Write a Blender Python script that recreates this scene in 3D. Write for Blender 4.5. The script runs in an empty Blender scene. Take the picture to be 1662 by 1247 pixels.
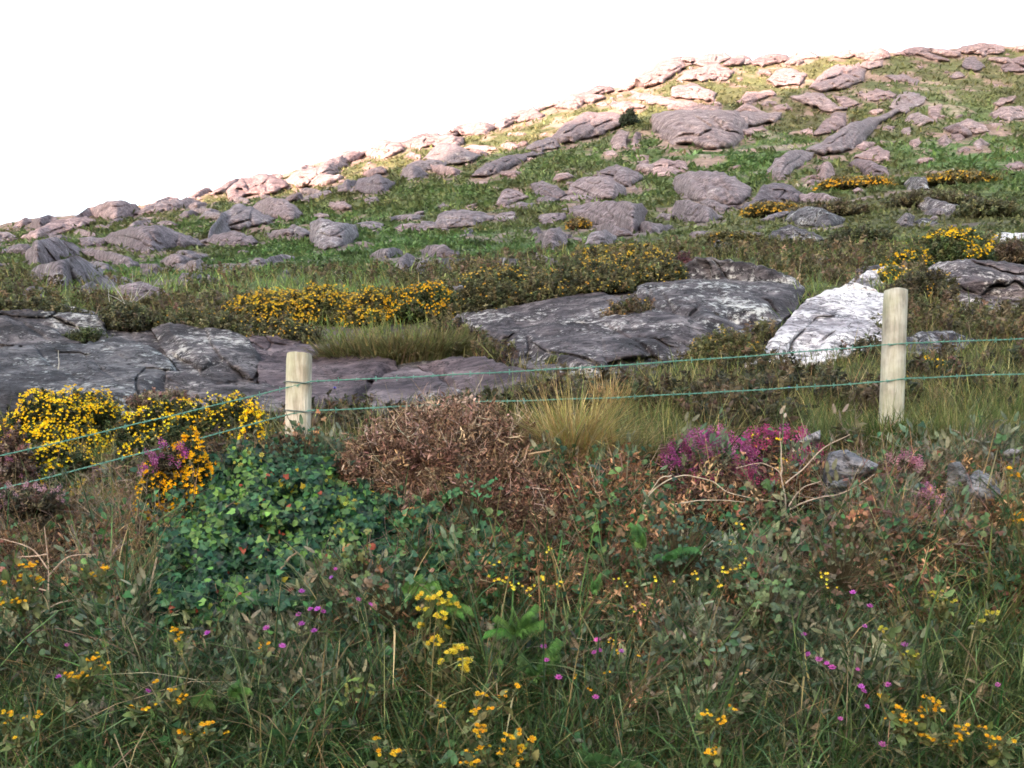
import bpy, math, random
import numpy as np
random.seed(7)
rng = np.random.default_rng(7)
C = bpy.context.scene
COL = C.collection

# ------------------------------------------------------------------ camera, sky, sun, exposure
F = 1700.0            # focal length in pixels of the 1662 x 1247 photograph
CX, HZ = 831.0, 900.0 # centre column, row of the eye level
cam_d = bpy.data.cameras.new('camera'); cam = bpy.data.objects.new('camera', cam_d); COL.objects.link(cam)
cam.location = (0, 0, 0); cam.rotation_euler = (math.radians(90), 0, 0)
cam_d.sensor_width = 36.0; cam_d.lens = 36.0 * F / 1662.0
cam_d.shift_y = (HZ - 623.5) / 1662.0
cam_d.clip_start = 0.1; cam_d.clip_end = 5000
C.camera = cam

SUN_H = np.array([-0.530, -0.848]); SUN_H /= np.linalg.norm(SUN_H)     # horizontal direction towards the sun
SUN_TAN = 0.10                                                        # tangent of its elevation
SUN_EL = math.atan(SUN_TAN)
w = bpy.data.worlds.new('World'); C.world = w; w.use_nodes = True
nt = w.node_tree
bg = nt.nodes['Background']
sky = nt.nodes.new('ShaderNodeTexSky'); sky.sky_type = 'NISHITA'; sky.sun_disc = False
sky.sun_elevation = SUN_EL; sky.sun_rotation = math.atan2(SUN_H[0], SUN_H[1])
sky.air_density = 1.0; sky.dust_density = 2.5; sky.ozone_density = 1.0
hs = nt.nodes.new('ShaderNodeHueSaturation'); hs.inputs['Saturation'].default_value = .62     # thin bright haze takes the blue out of the evening sky
nt.links.new(sky.outputs[0], hs.inputs['Color']); nt.links.new(hs.outputs[0], bg.inputs[0]); bg.inputs[1].default_value = 0.15
sl = bpy.data.lights.new('sun', 'SUN'); sun = bpy.data.objects.new('sun', sl); COL.objects.link(sun)
sl.energy = 2.6; sl.angle = math.radians(0.5); sl.color = (1.0, 0.68, 0.50)
from mathutils import Vector
sun.rotation_euler = Vector((SUN_H[0], SUN_H[1], SUN_TAN)).to_track_quat('Z', 'Y').to_euler()
sun.location = (-30, 10, 60)
C.view_settings.view_transform = 'Standard'; C.view_settings.look = 'None'
C.view_settings.gamma = 1.0; C.view_settings.use_curve_mapping = False
C.view_settings.exposure = 3.2
C.render.engine = 'CYCLES'
C.cycles.max_bounces = 5; C.cycles.diffuse_bounces = 3; C.cycles.glossy_bounces = 1
C.cycles.transmission_bounces = 2; C.cycles.transparent_max_bounces = 4
C.cycles.caustics_reflective = False; C.cycles.caustics_refractive = False
C.cycles.use_denoising = True
C.cycles.pixel_filter_type = 'BLACKMAN_HARRIS'; C.cycles.filter_width = 1.7

# ------------------------------------------------------------------ noise
def _h(ix, iy, s):
    n = (ix.astype(np.int64) * 374761393 + iy.astype(np.int64) * 668265263 + s * 1274126177) & 0xFFFFFFFF
    n = ((n ^ (n >> 13)) * 1274126177) & 0xFFFFFFFF
    n = (n ^ (n >> 16)) & 0xFFFFFFFF
    return n / 4294967295.0 * 6.2831853
def perlin(x, y, s=0):
    x = np.asarray(x, float); y = np.asarray(y, float)
    x0 = np.floor(x); y0 = np.floor(y); fx = x - x0; fy = y - y0
    u = fx*fx*fx*(fx*(fx*6-15)+10); v = fy*fy*fy*(fy*(fy*6-15)+10)
    def g(dx, dy):
        a = _h(x0+dx, y0+dy, s); return np.cos(a)*(fx-dx) + np.sin(a)*(fy-dy)
    return ((g(0,0)*(1-u)+g(1,0)*u)*(1-v) + (g(0,1)*(1-u)+g(1,1)*u)*v) * 1.4
def fbm(x, y, s=0, o=4, gain=0.5):
    t = 0; a = 1.0; k = 1.0; n = 0
    for i in range(o):
        t = t + a*perlin(x*k+i*17.3, y*k-i*9.1, s+i); n += a; a *= gain; k *= 2.03
    return t / n

# ------------------------------------------------------------------ terrain
PXG = [-900,-700,-200,0,250,485,700,900,1100,1300,1450,1662,1900,2560]
ZC  = [-.25,-.2,.04,.13,.24,.38,.40,.46,.48,.48,.50,.48,.48,.48]     # bank crest height
ROWS = {
 6.5:[860,850,800,790,760,715,700,660,650,660,655,640,640,640],
 9.0:[700,700,672,668,668,668,655,608,600,600,588,590,590,590],
 12.5:[510,510,505,500,520,545,530,488,455,470,480,495,500,500],
 16:[495,495,490,488,485,495,478,452,425,436,445,438,440,440],
 25:[472,470,468,465,463,458,448,425,412,415,410,408,410,400],
 40:[458,455,450,445,438,432,420,402,392,380,372,365,360,350],
 70:[445,440,432,425,412,402,384,366,345,325,308,298,296,288],
 110:[436,430,412,402,382,358,332,306,286,276,270,264,260,252],
 170:[430,425,395,383,350,310,272,238,206,200,194,188,184,176]}
SKX = [-900,-400,-150,0,60,130,165,210,300,380,440,500,560,640,740,830,900,960,1030,1080,1170,1240,1310,1400,1500,1580,1662,1900,2560]
SKY = [425,405,380,368,355,350,332,336,320,292,287,270,252,230,212,190,166,147,132,102,90,94,87,84,82,74,70,60,60]
DSKY = 240.0
px_cols = np.arange(-900, 2561, 3.5)
dd = np.concatenate([np.geomspace(1.0,3.4,14)[:-1], np.linspace(3.4,5.6,120)[:-1], np.geomspace(5.6,16,170)[:-1],
                     np.geomspace(16,DSKY,520)[:-1], np.geomspace(DSKY,620,20)])
U = (px_cols - CX) / F
keys_d = []; keys_w = []
zc = np.interp(px_cols, PXG, ZC)
for d, z in ((1.0,-1.6+0*zc),(2.6,-1.6+0*zc),(3.1,-1.45+0*zc),(3.6,-1.0+.3*zc),(4.2,-.42+.6*zc),(4.7,zc-.13),(4.95,zc),(5.35,zc+.09)):
    keys_d.append(d); keys_w.append(z/d)
for d in sorted(ROWS):
    keys_d.append(d); keys_w.append((HZ-np.interp(px_cols, PXG, ROWS[d]))/F)
sk = (HZ-np.interp(px_cols, SKX, SKY))/F
keys_d += [DSKY, 300, 620]; keys_w += [sk, sk-.035, sk-.17]
keys_d = np.array(keys_d); KW = np.array(keys_w)
W = np.empty((len(dd), len(U)))
lk = np.log(keys_d); ld = np.log(dd)
for i in range(len(U)): W[:, i] = np.interp(ld, lk, KW[:, i])
def blur_cols(A, n):
    k = np.hanning(n+2)[1:-1]; k /= k.sum(); p = n//2
    B = np.pad(A, ((0,0),(p,p)), mode='edge')
    return np.stack([np.convolve(r, k, mode='valid') for r in B])
Wb = blur_cols(W, 41)
smask = np.clip((dd-150)/60, 0, 1)[:, None]              # keep the skyline crisp
W = Wb*(1-smask) + (blur_cols(W, 5))*smask
kk = np.hanning(9)[1:-1]; kk /= kk.sum()
far = (dd > 5.8)
Wp = np.pad(W, ((3,3),(0,0)), mode='edge')
Wr = sum(kk[j]*Wp[j:j+len(dd)] for j in range(7))
W = np.where(far[:, None], Wr, W)
X = U[None, :]*dd[:, None]; Y = np.repeat(dd[:, None], len(U), 1)
Z = W*Y
# unevenness: tussocky near, humps and terraces far away
amp_n = np.interp(dd, [2.5,3.5,5,9,16], [0,.03,.05,.06,.08])[:, None]
Z += amp_n*fbm(X/.7, Y/.7, 3, 4)
amp_f = np.interp(dd, [12,20,60,170,235,260,400], [0,.10,1.0,2.6,1.3,1.2,4])[:, None]
Z += amp_f*fbm(X/26, Y/22, 11, 5, .55)
Z += amp_f*.22*fbm(X/2.6, Y/2.6, 15, 3)
ROWG = HZ - F*Z/Y
CUM = np.minimum.accumulate(ROWG, axis=0)

def locate(px, row):
    """depth of the ground seen along the line of sight through a point of the photograph"""
    px = np.atleast_1d(np.asarray(px, float)); row = np.atleast_1d(np.asarray(row, float))
    px, row = np.broadcast_arrays(px, row)
    out = np.empty(px.shape); fp = px.ravel(); fr = row.ravel(); fo = out.ravel()
    for a in range(0, len(fp), 20000):
        b = slice(a, a+20000)
        ci = np.clip(np.round((fp[b]-px_cols[0])/3.5).astype(int), 0, len(px_cols)-1)
        G = CUM[:, ci]
        j = (G > fr[b][None, :]).sum(0)
        jj = np.clip(j, 1, len(dd)-1); ar = np.arange(len(ci))
        r0 = G[jj-1, ar]; r1 = G[jj, ar]
        t = np.clip((r0-fr[b])/np.maximum(r0-r1, 1e-6), 0, 1)
        v = dd[jj-1]*(1-t)+dd[jj]*t
        fo[b] = np.where(j >= len(dd), np.inf, v)
    return fo.reshape(px.shape)
def gz(x, y):
    """ground height"""
    x = np.asarray(x, float); y = np.maximum(np.asarray(y, float), 1.0)
    ci = np.clip((x/y*F+CX-px_cols[0])/3.5, 0, len(px_cols)-1.001)
    j = np.clip(np.searchsorted(dd, y)-1, 0, len(dd)-2)
    tj = np.clip((y-dd[j])/(dd[j+1]-dd[j]), 0, 1)
    i = ci.astype(int); ti = ci-i
    a = Z[j, i]*(1-ti)+Z[j, i+1]*ti; b = Z[j+1, i]*(1-ti)+Z[j+1, i+1]*ti
    return a*(1-tj)+b*tj
def P(px, row, d):
    px, row, d = np.broadcast_arrays(np.asarray(px, float), np.asarray(row, float), np.asarray(d, float))
    return np.stack([(px-CX)/F*d, d, (HZ-row)/F*d], -1)

# ------------------------------------------------------------------ object helpers
def tag(o, label=None, cat=None, group=None, kind=None):
    if label: o['label'] = label
    if cat: o['category'] = cat
    if group: o['group'] = group
    if kind: o['kind'] = kind
    return o
def empty(name, loc):
    o = bpy.data.objects.new(name, None); COL.objects.link(o); o.location = [float(v) for v in loc]; o.empty_display_size = .1
    return o
def mesh_obj(name, V, faces, mat, parent=None, col=None, smooth=False, origin=None):
    """V (n,3) world coordinates; faces: list of int arrays (m,k)"""
    V = np.asarray(V, np.float32)
    org = np.array(origin if origin is not None else (parent.location if parent is not None else (0,0,0)), np.float32)
    me = bpy.data.meshes.new(name)
    faces = [np.asarray(f, np.int32) for f in faces if len(f)]
    nl = sum(f.size for f in faces); nf = sum(len(f) for f in faces)
    me.vertices.add(len(V)); me.vertices.foreach_set('co', (V-org).ravel())
    me.loops.add(nl); me.loops.foreach_set('vertex_index', np.concatenate([f.ravel() for f in faces]))
    me.polygons.add(nf)
    tot = np.concatenate([np.full(len(f), f.shape[1], np.int32) for f in faces])
    st = np.concatenate([[0], np.cumsum(tot)[:-1]]).astype(np.int32)
    me.polygons.foreach_set('loop_start', st); me.polygons.foreach_set('loop_total', tot)
    me.polygons.foreach_set('use_smooth', np.full(nf, smooth, bool))
    if col is not None:
        ca = me.color_attributes.new('Col', 'FLOAT_COLOR', 'POINT')
        c4 = np.ones((len(V), 4), np.float32); c4[:, :3] = np.clip(col, 0, 1)
        ca.data.foreach_set('color', c4.ravel())
    me.materials.append(mat)
    me.update(calc_edges=True); me.validate()
    o = bpy.data.objects.new(name, me); COL.objects.link(o)
    if parent is not None: o.parent = parent
    else: o.location = [float(v) for v in org]
    return o

# ------------------------------------------------------------------ materials
def newmat(name):
    m = bpy.data.materials.new(name); m.use_nodes = True; n = m.node_tree
    return m, n, n.nodes['Principled BSDF'], n.nodes['Material Output']
def node(n, t, **kw):
    o = n.nodes.new(t)
    for k, v in kw.items(): setattr(o, k, v)
    return o
def ramp(n, fac, stops, interp='LINEAR'):
    r = n.nodes.new('ShaderNodeValToRGB'); r.color_ramp.interpolation = interp
    e = r.color_ramp.elements
    while len(e) < len(stops): e.new(.5)
    for q, (p, c) in zip(e, stops):
        q.position = p; q.color = (*c, 1) if len(c) == 3 else c
    n.links.new(fac, r.inputs[0]); return r.outputs[0]
def mixc(n, fac, a, b, mode='MIX'):
    m = n.nodes.new('ShaderNodeMix'); m.data_type = 'RGBA'; m.blend_type = mode
    for s, v in ((m.inputs[0], fac), (m.inputs[6], a), (m.inputs[7], b)):
        if hasattr(v, 'is_linked'): n.links.new(v, s)
        elif isinstance(v, (int, float)): s.default_value = v
        else: s.default_value = (*v, 1)
    return m.outputs[2]
def noise_tex(n, vec, scale, detail=5, rough=.6, dist=0.0):
    t = n.nodes.new('ShaderNodeTexNoise'); t.inputs['Scale'].default_value = scale
    t.inputs['Detail'].default_value = detail; t.inputs['Roughness'].default_value = rough; t.inputs['Distortion'].default_value = dist
    n.links.new(vec, t.inputs['Vector']); return t.outputs['Fac']
def pos(n, scale=(1,1,1), rot=(0,0,0)):
    g = n.nodes.new('ShaderNodeNewGeometry'); m = n.nodes.new('ShaderNodeMapping')
    m.inputs['Scale'].default_value = scale; m.inputs['Rotation'].default_value = rot
    n.links.new(g.outputs['Position'], m.inputs['Vector']); return m.outputs[0]
def bump(n, h, strength, dist, bsdf):
    b = n.nodes.new('ShaderNodeBump'); b.inputs['Strength'].default_value = strength; b.inputs['Distance'].default_value = dist
    n.links.new(h, b.inputs['Height']); n.links.new(b.outputs[0], bsdf.inputs['Normal'])

def rock_mat(name, sc, dark, mid, light, lichen, lich_lo, lich_hi, tilt=.45, bstr=.7, bdist=.05):
    m, n, b, o = newmat(name)
    v = pos(n); vs = pos(n, (1.0, .7, 2.6), (0, tilt, 0))
    a = noise_tex(n, vs, sc*.8, 10, .72, .4)
    base = ramp(n, a, [(.38, dark), (.5, mid), (.62, light)])
    a2 = noise_tex(n, v, sc*5, 6, .7)
    base = mixc(n, .55, base, ramp(n, a2, [(.35, (.25,.25,.27)), (.65, (.9,.88,.88))]), 'OVERLAY')
    l = noise_tex(n, v, sc*4.5, 9, .75, .3)
    l2 = noise_tex(n, v, sc*.45, 3, .5)
    ad = n.nodes.new('ShaderNodeMath'); ad.operation = 'MULTIPLY_ADD'; ad.inputs[1].default_value = .55
    n.links.new(l2, ad.inputs[0]); n.links.new(l, ad.inputs[2])
    lf = ramp(n, ad.outputs[0], [(lich_lo, (0,0,0)), (lich_hi, (1,1,1))])
    base = mixc(n, lf, base, lichen)
    # dark cracks
    cr = noise_tex(n, vs, sc*1.3, 6, .6, .8)
    cf = ramp(n, cr, [(.475, (0,0,0)), (.497, (1,1,1)), (.503, (1,1,1)), (.525, (0,0,0))])
    base = mixc(n, cf, base, tuple(x*.45 for x in dark))
    n.links.new(base, b.inputs['Base Color']); b.inputs['Roughness'].default_value = .85
    b.inputs['Specular IOR Level'].default_value = .25
    oi = n.nodes.new('ShaderNodeObjectInfo')
    base = mixc(n, 1.0, base, ramp(n, oi.outputs['Random'], [(0, (.62,.60,.64)), (.35, (1.0,.93,.92)), (.6, (.84,.86,.88)), (.8, (1.2,1.08,1.05)), (1, (.95,1.0,1.02))]), 'MULTIPLY')
    n.links.new(base, b.inputs['Base Color'])
    mx = n.nodes.new('ShaderNodeMath'); mx.operation = 'ADD'; n.links.new(a, mx.inputs[0]); n.links.new(l, mx.inputs[1])
    bump(n, mx.outputs[0], bstr, bdist, b)
    return m
M = {}
M['hill_rock'] = rock_mat('hill_sandstone', .55, (.13,.095,.105), (.25,.195,.205), (.37,.30,.31), (.50,.46,.46), .93, 1.08, bdist=.35)
M['mid_rock'] = rock_mat('mossy_sandstone', 1.6, (.075,.060,.070), (.165,.138,.155), (.29,.255,.28), (.52,.50,.52), .86, 1.0, bdist=.12)
M['dark_rock'] = rock_mat('dark_outcrop_rock', 2.4, (.020,.019,.023), (.054,.050,.058), (.15,.142,.152), (.42,.43,.43), .84, .95, bdist=.05)
M['purple_rock'] = rock_mat('purple_outcrop_rock', 2.4, (.040,.029,.036), (.092,.072,.083), (.18,.148,.16), (.36,.34,.36), .94, 1.04, bdist=.04)
M['lichen_rock'] = rock_mat('lichen_rock', 2.6, (.022,.020,.025), (.070,.062,.072), (.19,.178,.19), (.56,.57,.57), .83, .93, bdist=.05)
M['white_rock'] = rock_mat('white_lichen_rock', 2.6, (.09,.085,.10), (.24,.23,.26), (.44,.44,.48), (.80,.80,.84), .70, .86, bdist=.05)
M['slate'] = rock_mat('blue_grey_stone', 7, (.08,.09,.105), (.19,.20,.225), (.31,.32,.35), (.45,.46,.48), 1.02, 1.15, tilt=-.5, bdist=.02)

def leaf_mat(name, rough=.6, spec=.25, trans=.28, noise_amt=.35, nscale=40):
    m, n, b, o = newmat(name)
    at = n.nodes.new('ShaderNodeAttribute'); at.attribute_name = 'Col'
    nz = noise_tex(n, pos(n), nscale, 3, .6)
    f = ramp(n, nz, [(.3, (1-noise_amt,)*3), (.7, (1+noise_amt*.6,)*3)])
    c = mixc(n, 1.0, at.outputs['Color'], f, 'MULTIPLY')
    n.links.new(c, b.inputs['Base Color']); b.inputs['Roughness'].default_value = rough; b.inputs['Specular IOR Level'].default_value = spec
    if trans > 0:
        t = n.nodes.new('ShaderNodeBsdfTranslucent'); n.links.new(c, t.inputs[0])
        mx = n.nodes.new('ShaderNodeMixShader'); mx.inputs[0].default_value = trans
        n.links.new(b.outputs[0], mx.inputs[1]); n.links.new(t.outputs[0], mx.inputs[2]); n.links.new(mx.outputs[0], o.inputs[0])
    return m
M['leaf'] = leaf_mat('leaf', .55, .3, .25)
M['ivy'] = leaf_mat('glossy_leaf', .5, .3, .15, .25)
M['grass'] = leaf_mat('grass_blade', .6, .2, .3, .3, 15)
M['petal'] = leaf_mat('petal', .7, .1, .3, .12)
M['stem'] = leaf_mat('dry_stem', .8, .1, 0, .4)
def ground_mat():
    m, n, b, o = newmat('turf_and_soil')
    at = n.nodes.new('ShaderNodeAttribute'); at.attribute_name = 'Col'
    v = pos(n)
    a = noise_tex(n, v, 1.1, 8, .75); a2 = noise_tex(n, v, .18, 6, .7)
    f = ramp(n, a, [(.3, (.45,.45,.45)), (.7, (1.5,1.5,1.5))]); f2 = ramp(n, a2, [(.3, (.7,.68,.66)), (.7, (1.3,1.28,1.2))])
    c = mixc(n, 1.0, at.outputs['Color'], f, 'MULTIPLY'); c = mixc(n, 1.0, c, f2, 'MULTIPLY')
    n.links.new(c, b.inputs['Base Color']); b.inputs['Roughness'].default_value = .95; b.inputs['Specular IOR Level'].default_value = .1
    bump(n, a, .9, .35, b)
    return m
M['ground'] = ground_mat()

# ------------------------------------------------------------------ ground colour (turf, heath, soil)
def lerp(a, b, t): return a*(1-t)+b*t
GREEN_PATCH = [(1180,255,130,35,1),(1560,230,120,60,.6),(700,395,200,26,.9),(820,420,140,18,.7),(640,445,130,20,.6),(310,440,160,22,.8),(480,360,200,20,.45),
               (850,190,120,12,.5),(1240,230,60,25,.7),(500,410,160,22,.8),(900,250,160,22,.4),(1600,330,90,30,.3),(700,310,140,16,.45)]
def turf(x, y, px, row):
    n1 = fbm(x/14, y/20, 21, 4); n2 = fbm(x/3.5, y/5, 25, 4); n3 = fbm(x/30, y/45, 29, 3)
    olive = np.array([.108,.112,.055]); green = np.array([.082,.142,.056]); brown = np.array([.085,.068,.045]); dark = np.array([.035,.045,.022]); tan = np.array([.17,.15,.075])
    g = np.zeros(np.shape(px))
    for (cx, cy, rx, ry, a) in GREEN_PATCH:
        g = np.maximum(g, a*np.exp(-(((px-cx)/rx)**2+((row-cy)/ry)**2)))
    g = np.clip(g + .46 + n3*.8, 0, 1)[..., None]
    c = lerp(olive, green, g)
    b = np.clip(.02 + n1*1.5, 0, .65)[..., None]*(1-g*.7); c = lerp(c, brown, b)
    dk = np.clip(n2*1.8-.25, 0, .8)[..., None]; c = lerp(c, dark, dk)
    t = np.clip(-n2*1.7-.35, 0, .6)[..., None]; c = lerp(c, tan, t)
    # bare bedrock showing through thin turf in flat slanting ledges
    rk = fbm(x/9+y*.03, y/16, 33, 5, .6) + .12*fbm(x/2.2, y/4.5, 37, 3)
    rk = np.clip((rk - .60 - np.clip((row-330)/300, -.12, .4) + g[..., 0]*.35)*7, 0, .85)[..., None]*np.clip((y-30)/30, 0, 1)[..., None]
    c = lerp(c, np.array([.26,.215,.215])*(1+.25*n2[..., None]), rk)
    gre = c.mean(-1, keepdims=True); up = np.clip((y-120)/80, 0, 1)[..., None]
    c = lerp(c, lerp(c, gre*np.array([1.25,1.05,.72]), .4), up)
    c = lerp(c, gre*np.array([1.1,1.05,.8]), .08)
    return c
colr = turf(X, Y, px_cols[None, :]+0*X, ROWG)
near = np.clip((14-Y)/4, 0, 1)[..., None]
soil = np.array([.028,.022,.017])+0*colr
heathg = np.array([.055,.055,.030])
colr = lerp(colr, heathg+0*colr, near)
rowm = ROWG; outc = (Y > 8.2) & (Y < 13.5) & (((px_cols[None, :] < 620) & (rowm > 505)) | ((px_cols[None, :] < 1320) & (px_cols[None, :] > 600) & (rowm > 470)))
colr = np.where(outc[..., None], np.array([.035,.033,.030])+0*colr, colr)
bankm = np.clip((5.3-Y)/.4, 0, 1)[..., None]
colr = lerp(colr, soil, bankm)
nr, nc = X.shape
idx = np.arange(nr*nc).reshape(nr, nc)
quads = np.stack([idx[:-1,:-1], idx[:-1,1:], idx[1:,1:], idx[1:,:-1]], -1).reshape(-1, 4)
ter = mesh_obj('hillside', np.stack([X, Y, Z], -1).reshape(-1, 3), [quads], M['ground'], col=colr.reshape(-1, 3), smooth=True)
tag(ter, kind='structure')
# valley floor under and around everything
vp = [(-2500,-2500,-1.75),(2500,-2500,-1.75),(2500,2500,-1.75),(-2500,2500,-1.75)]
tag(mesh_obj('ground', vp, [[(0,1,2,3)]], M['ground'], col=np.tile((.07,.08,.035), (4,1))), kind='structure')
m, n, b, o = newmat('asphalt'); a = noise_tex(n, pos(n), 60, 4, .7)
n.links.new(ramp(n, a, [(.3,(.035,.035,.037)),(.7,(.075,.073,.07))]), b.inputs['Base Color']); b.inputs['Roughness'].default_value = .9
tag(mesh_obj('road', [(-400,-4.5,-1.590),(400,-4.5,-1.590),(400,1.9,-1.590),(-400,1.9,-1.590)], [[(0,1,2,3)]], m), kind='structure')

# the mountain across the valley that keeps the low sun off everything but the ridge
PERP = np.array([SUN_H[1], -SUN_H[0]])
if PERP[1] < 0: PERP = -PERP
DCR = 600.0
TX = [300,420,520,640,760,880,1000,1100,1250,1400]; TY = [327,308,297,272,252,224,197,192,190,176]
def hill_pt(px_, r_):
    i = int(round((px_-px_cols[0])/3.5)); w_ = (HZ-r_)/F; col = Wb[:, i]; j = int(np.argmax(col >= w_)); d_ = dd[j] if col[j] >= w_ else DSKY
    return [(px_-CX)/F*d_, d_, w_*d_]
lit_, sh_ = [], []
for x_ in np.arange(200, 1230, 30):
    t_ = np.interp(x_, TX, TY); s_ = np.interp(x_, SKX, SKY)
    lit_ += [hill_pt(x_, r_) for r_ in np.linspace(s_+3, t_-4, 4)]; sh_ += [hill_pt(x_, r_) for r_ in np.linspace(t_+6, 470, 18)]
for x_ in (10, 60, 1290, 1330, 1380, 1450, 1520, 1600, 1660): sh_ += [hill_pt(x_, r_) for r_ in np.linspace(np.interp(x_, SKX, SKY)+8, 450, 18) if not (1240 < x_ < 1400 and 148 < r_ < 185)]
lit_, sh_ = np.array(lit_), np.array(sh_)
kl, hl = lit_[:, :2]@PERP, lit_[:, 2]-SUN_TAN*(lit_[:, :2]@SUN_H); ksh, hs_ = sh_[:, :2]@PERP, sh_[:, 2]-SUN_TAN*(sh_[:, :2]@SUN_H)
kb, hb = [], []
for k0 in np.arange(min(kl.min(), ksh.min()), max(kl.max(), ksh.max())+8, 8.):
    a_ = hl[(kl >= k0) & (kl < k0+8)]; b_ = hs_[(ksh >= k0) & (ksh < k0+8)]
    if len(a_) == 0 and len(b_) == 0: continue
    if len(a_) == 0: h_ = b_.max()+6
    elif len(b_) == 0: h_ = a_.min()-1
    else:
        c_ = np.unique(np.concatenate([a_-.2, b_+.2])); h_ = c_[int(np.argmin([np.maximum(0, q-a_).sum()*1.5+np.maximum(0, b_-q).sum() for q in c_]))]
    kb.append(k0+4); hb.append(h_)
kb, hb = np.array(kb), np.array(hb)
ks = np.linspace(-700, 700, 320)
H = np.interp(ks, kb, hb) + SUN_TAN*DCR
H = np.convolve(np.pad(H, 2, mode='edge'), [.1,.2,.4,.2,.1], mode='valid') + 1.0*fbm(ks/30, ks*0, 77, 4)
H = H*np.clip((ks+700)/200, 0.02, 1)*np.clip((700-ks)/200, .02, 1)
print('crest', list(zip(kb.astype(int), hb.astype(int))), 'lit k', kl.min(), kl.max())
offs = np.array([-260,-180,-120,-70,-35,-12,0,12,35,70,120,180,260.])
prof = np.interp(np.abs(offs), [0,12,35,70,120,180,260], [1,.95,.82,.62,.36,.15,-.02])
base2 = DCR*SUN_H
MV = np.zeros((len(ks), len(offs), 3))
MV[..., 0] = base2[0] + ks[:, None]*PERP[0] + offs[None, :]*SUN_H[0]
MV[..., 1] = base2[1] + ks[:, None]*PERP[1] + offs[None, :]*SUN_H[1]
MV[..., 2] = H[:, None]*prof[None, :] - 1.8 + (np.abs(offs)[None, :] > 1)*6*fbm(MV[..., 0]/50, MV[..., 1]/50, 71, 4)*prof[None, :]
ii = np.arange(MV.shape[0]*MV.shape[1]).reshape(MV.shape[:2])
mq = np.stack([ii[:-1,:-1], ii[:-1,1:], ii[1:,1:], ii[1:,:-1]], -1).reshape(-1, 4)
tag(mesh_obj('mountain', MV.reshape(-1, 3), [mq], M['ground'], col=np.tile((.08,.085,.045), (ii.size,1)), smooth=True), kind='structure')

# ------------------------------------------------------------------ rocks
REG = {'A':(0,60), 'B':(550,60), 'D':(1100,40), 'E':(0,450), 'G':(550,450), 'H':(1100,450), 'P':None}
def poly(reg, s):
    a = np.array([[float(v) for v in q.split(',')] for q in s.split()])
    if REG[reg] is None: return a
    return a/2.968 + np.array(REG[reg])
def inside(pg, x, y):
    r = np.zeros(np.shape(x), bool); j = len(pg)-1
    for i in range(len(pg)):
        xi, yi = pg[i]; xj, yj = pg[j]
        if yi != yj: r ^= ((yi > y) != (yj > y)) & (x < (xj-xi)*(y-yi)/(yj-yi)+xi)
        j = i
    return r
def edge_near(pg, x, y):
    best = np.full(np.shape(x), 1e9); bx = np.array(x, float); by = np.array(y, float); X0 = np.array(x, float); Y0 = np.array(y, float)
    for i in range(len(pg)):
        ax, ay = pg[i-1]; cx, cy = pg[i]; dx, dy = cx-ax, cy-ay; L = dx*dx+dy*dy+1e-9
        t = np.clip(((X0-ax)*dx+(Y0-ay)*dy)/L, 0, 1); qx = ax+t*dx; qy = ay+t*dy; e = np.hypot(X0-qx, Y0-qy)
        m = e < best; best[m] = e[m]; bx[m] = qx[m]; by[m] = qy[m]
    return best, bx, by
def roughen(pg, amp, seed):
    out = []
    for i in range(len(pg)):
        a = pg[i-1]; c = pg[i]; L = np.hypot(*(c-a)); n = max(1, int(L/6))
        for k in range(n):
            t = k/n; q = a*(1-t)+c*t; nrm = np.array([c[1]-a[1], a[0]-c[0]])/max(L, 1e-6)
            out.append(q + nrm*amp*float(perlin(q[0]/9+seed, q[1]/9, seed)))
    return np.array(out)
NEAR_POLYS = []
nrock = 0
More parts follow.
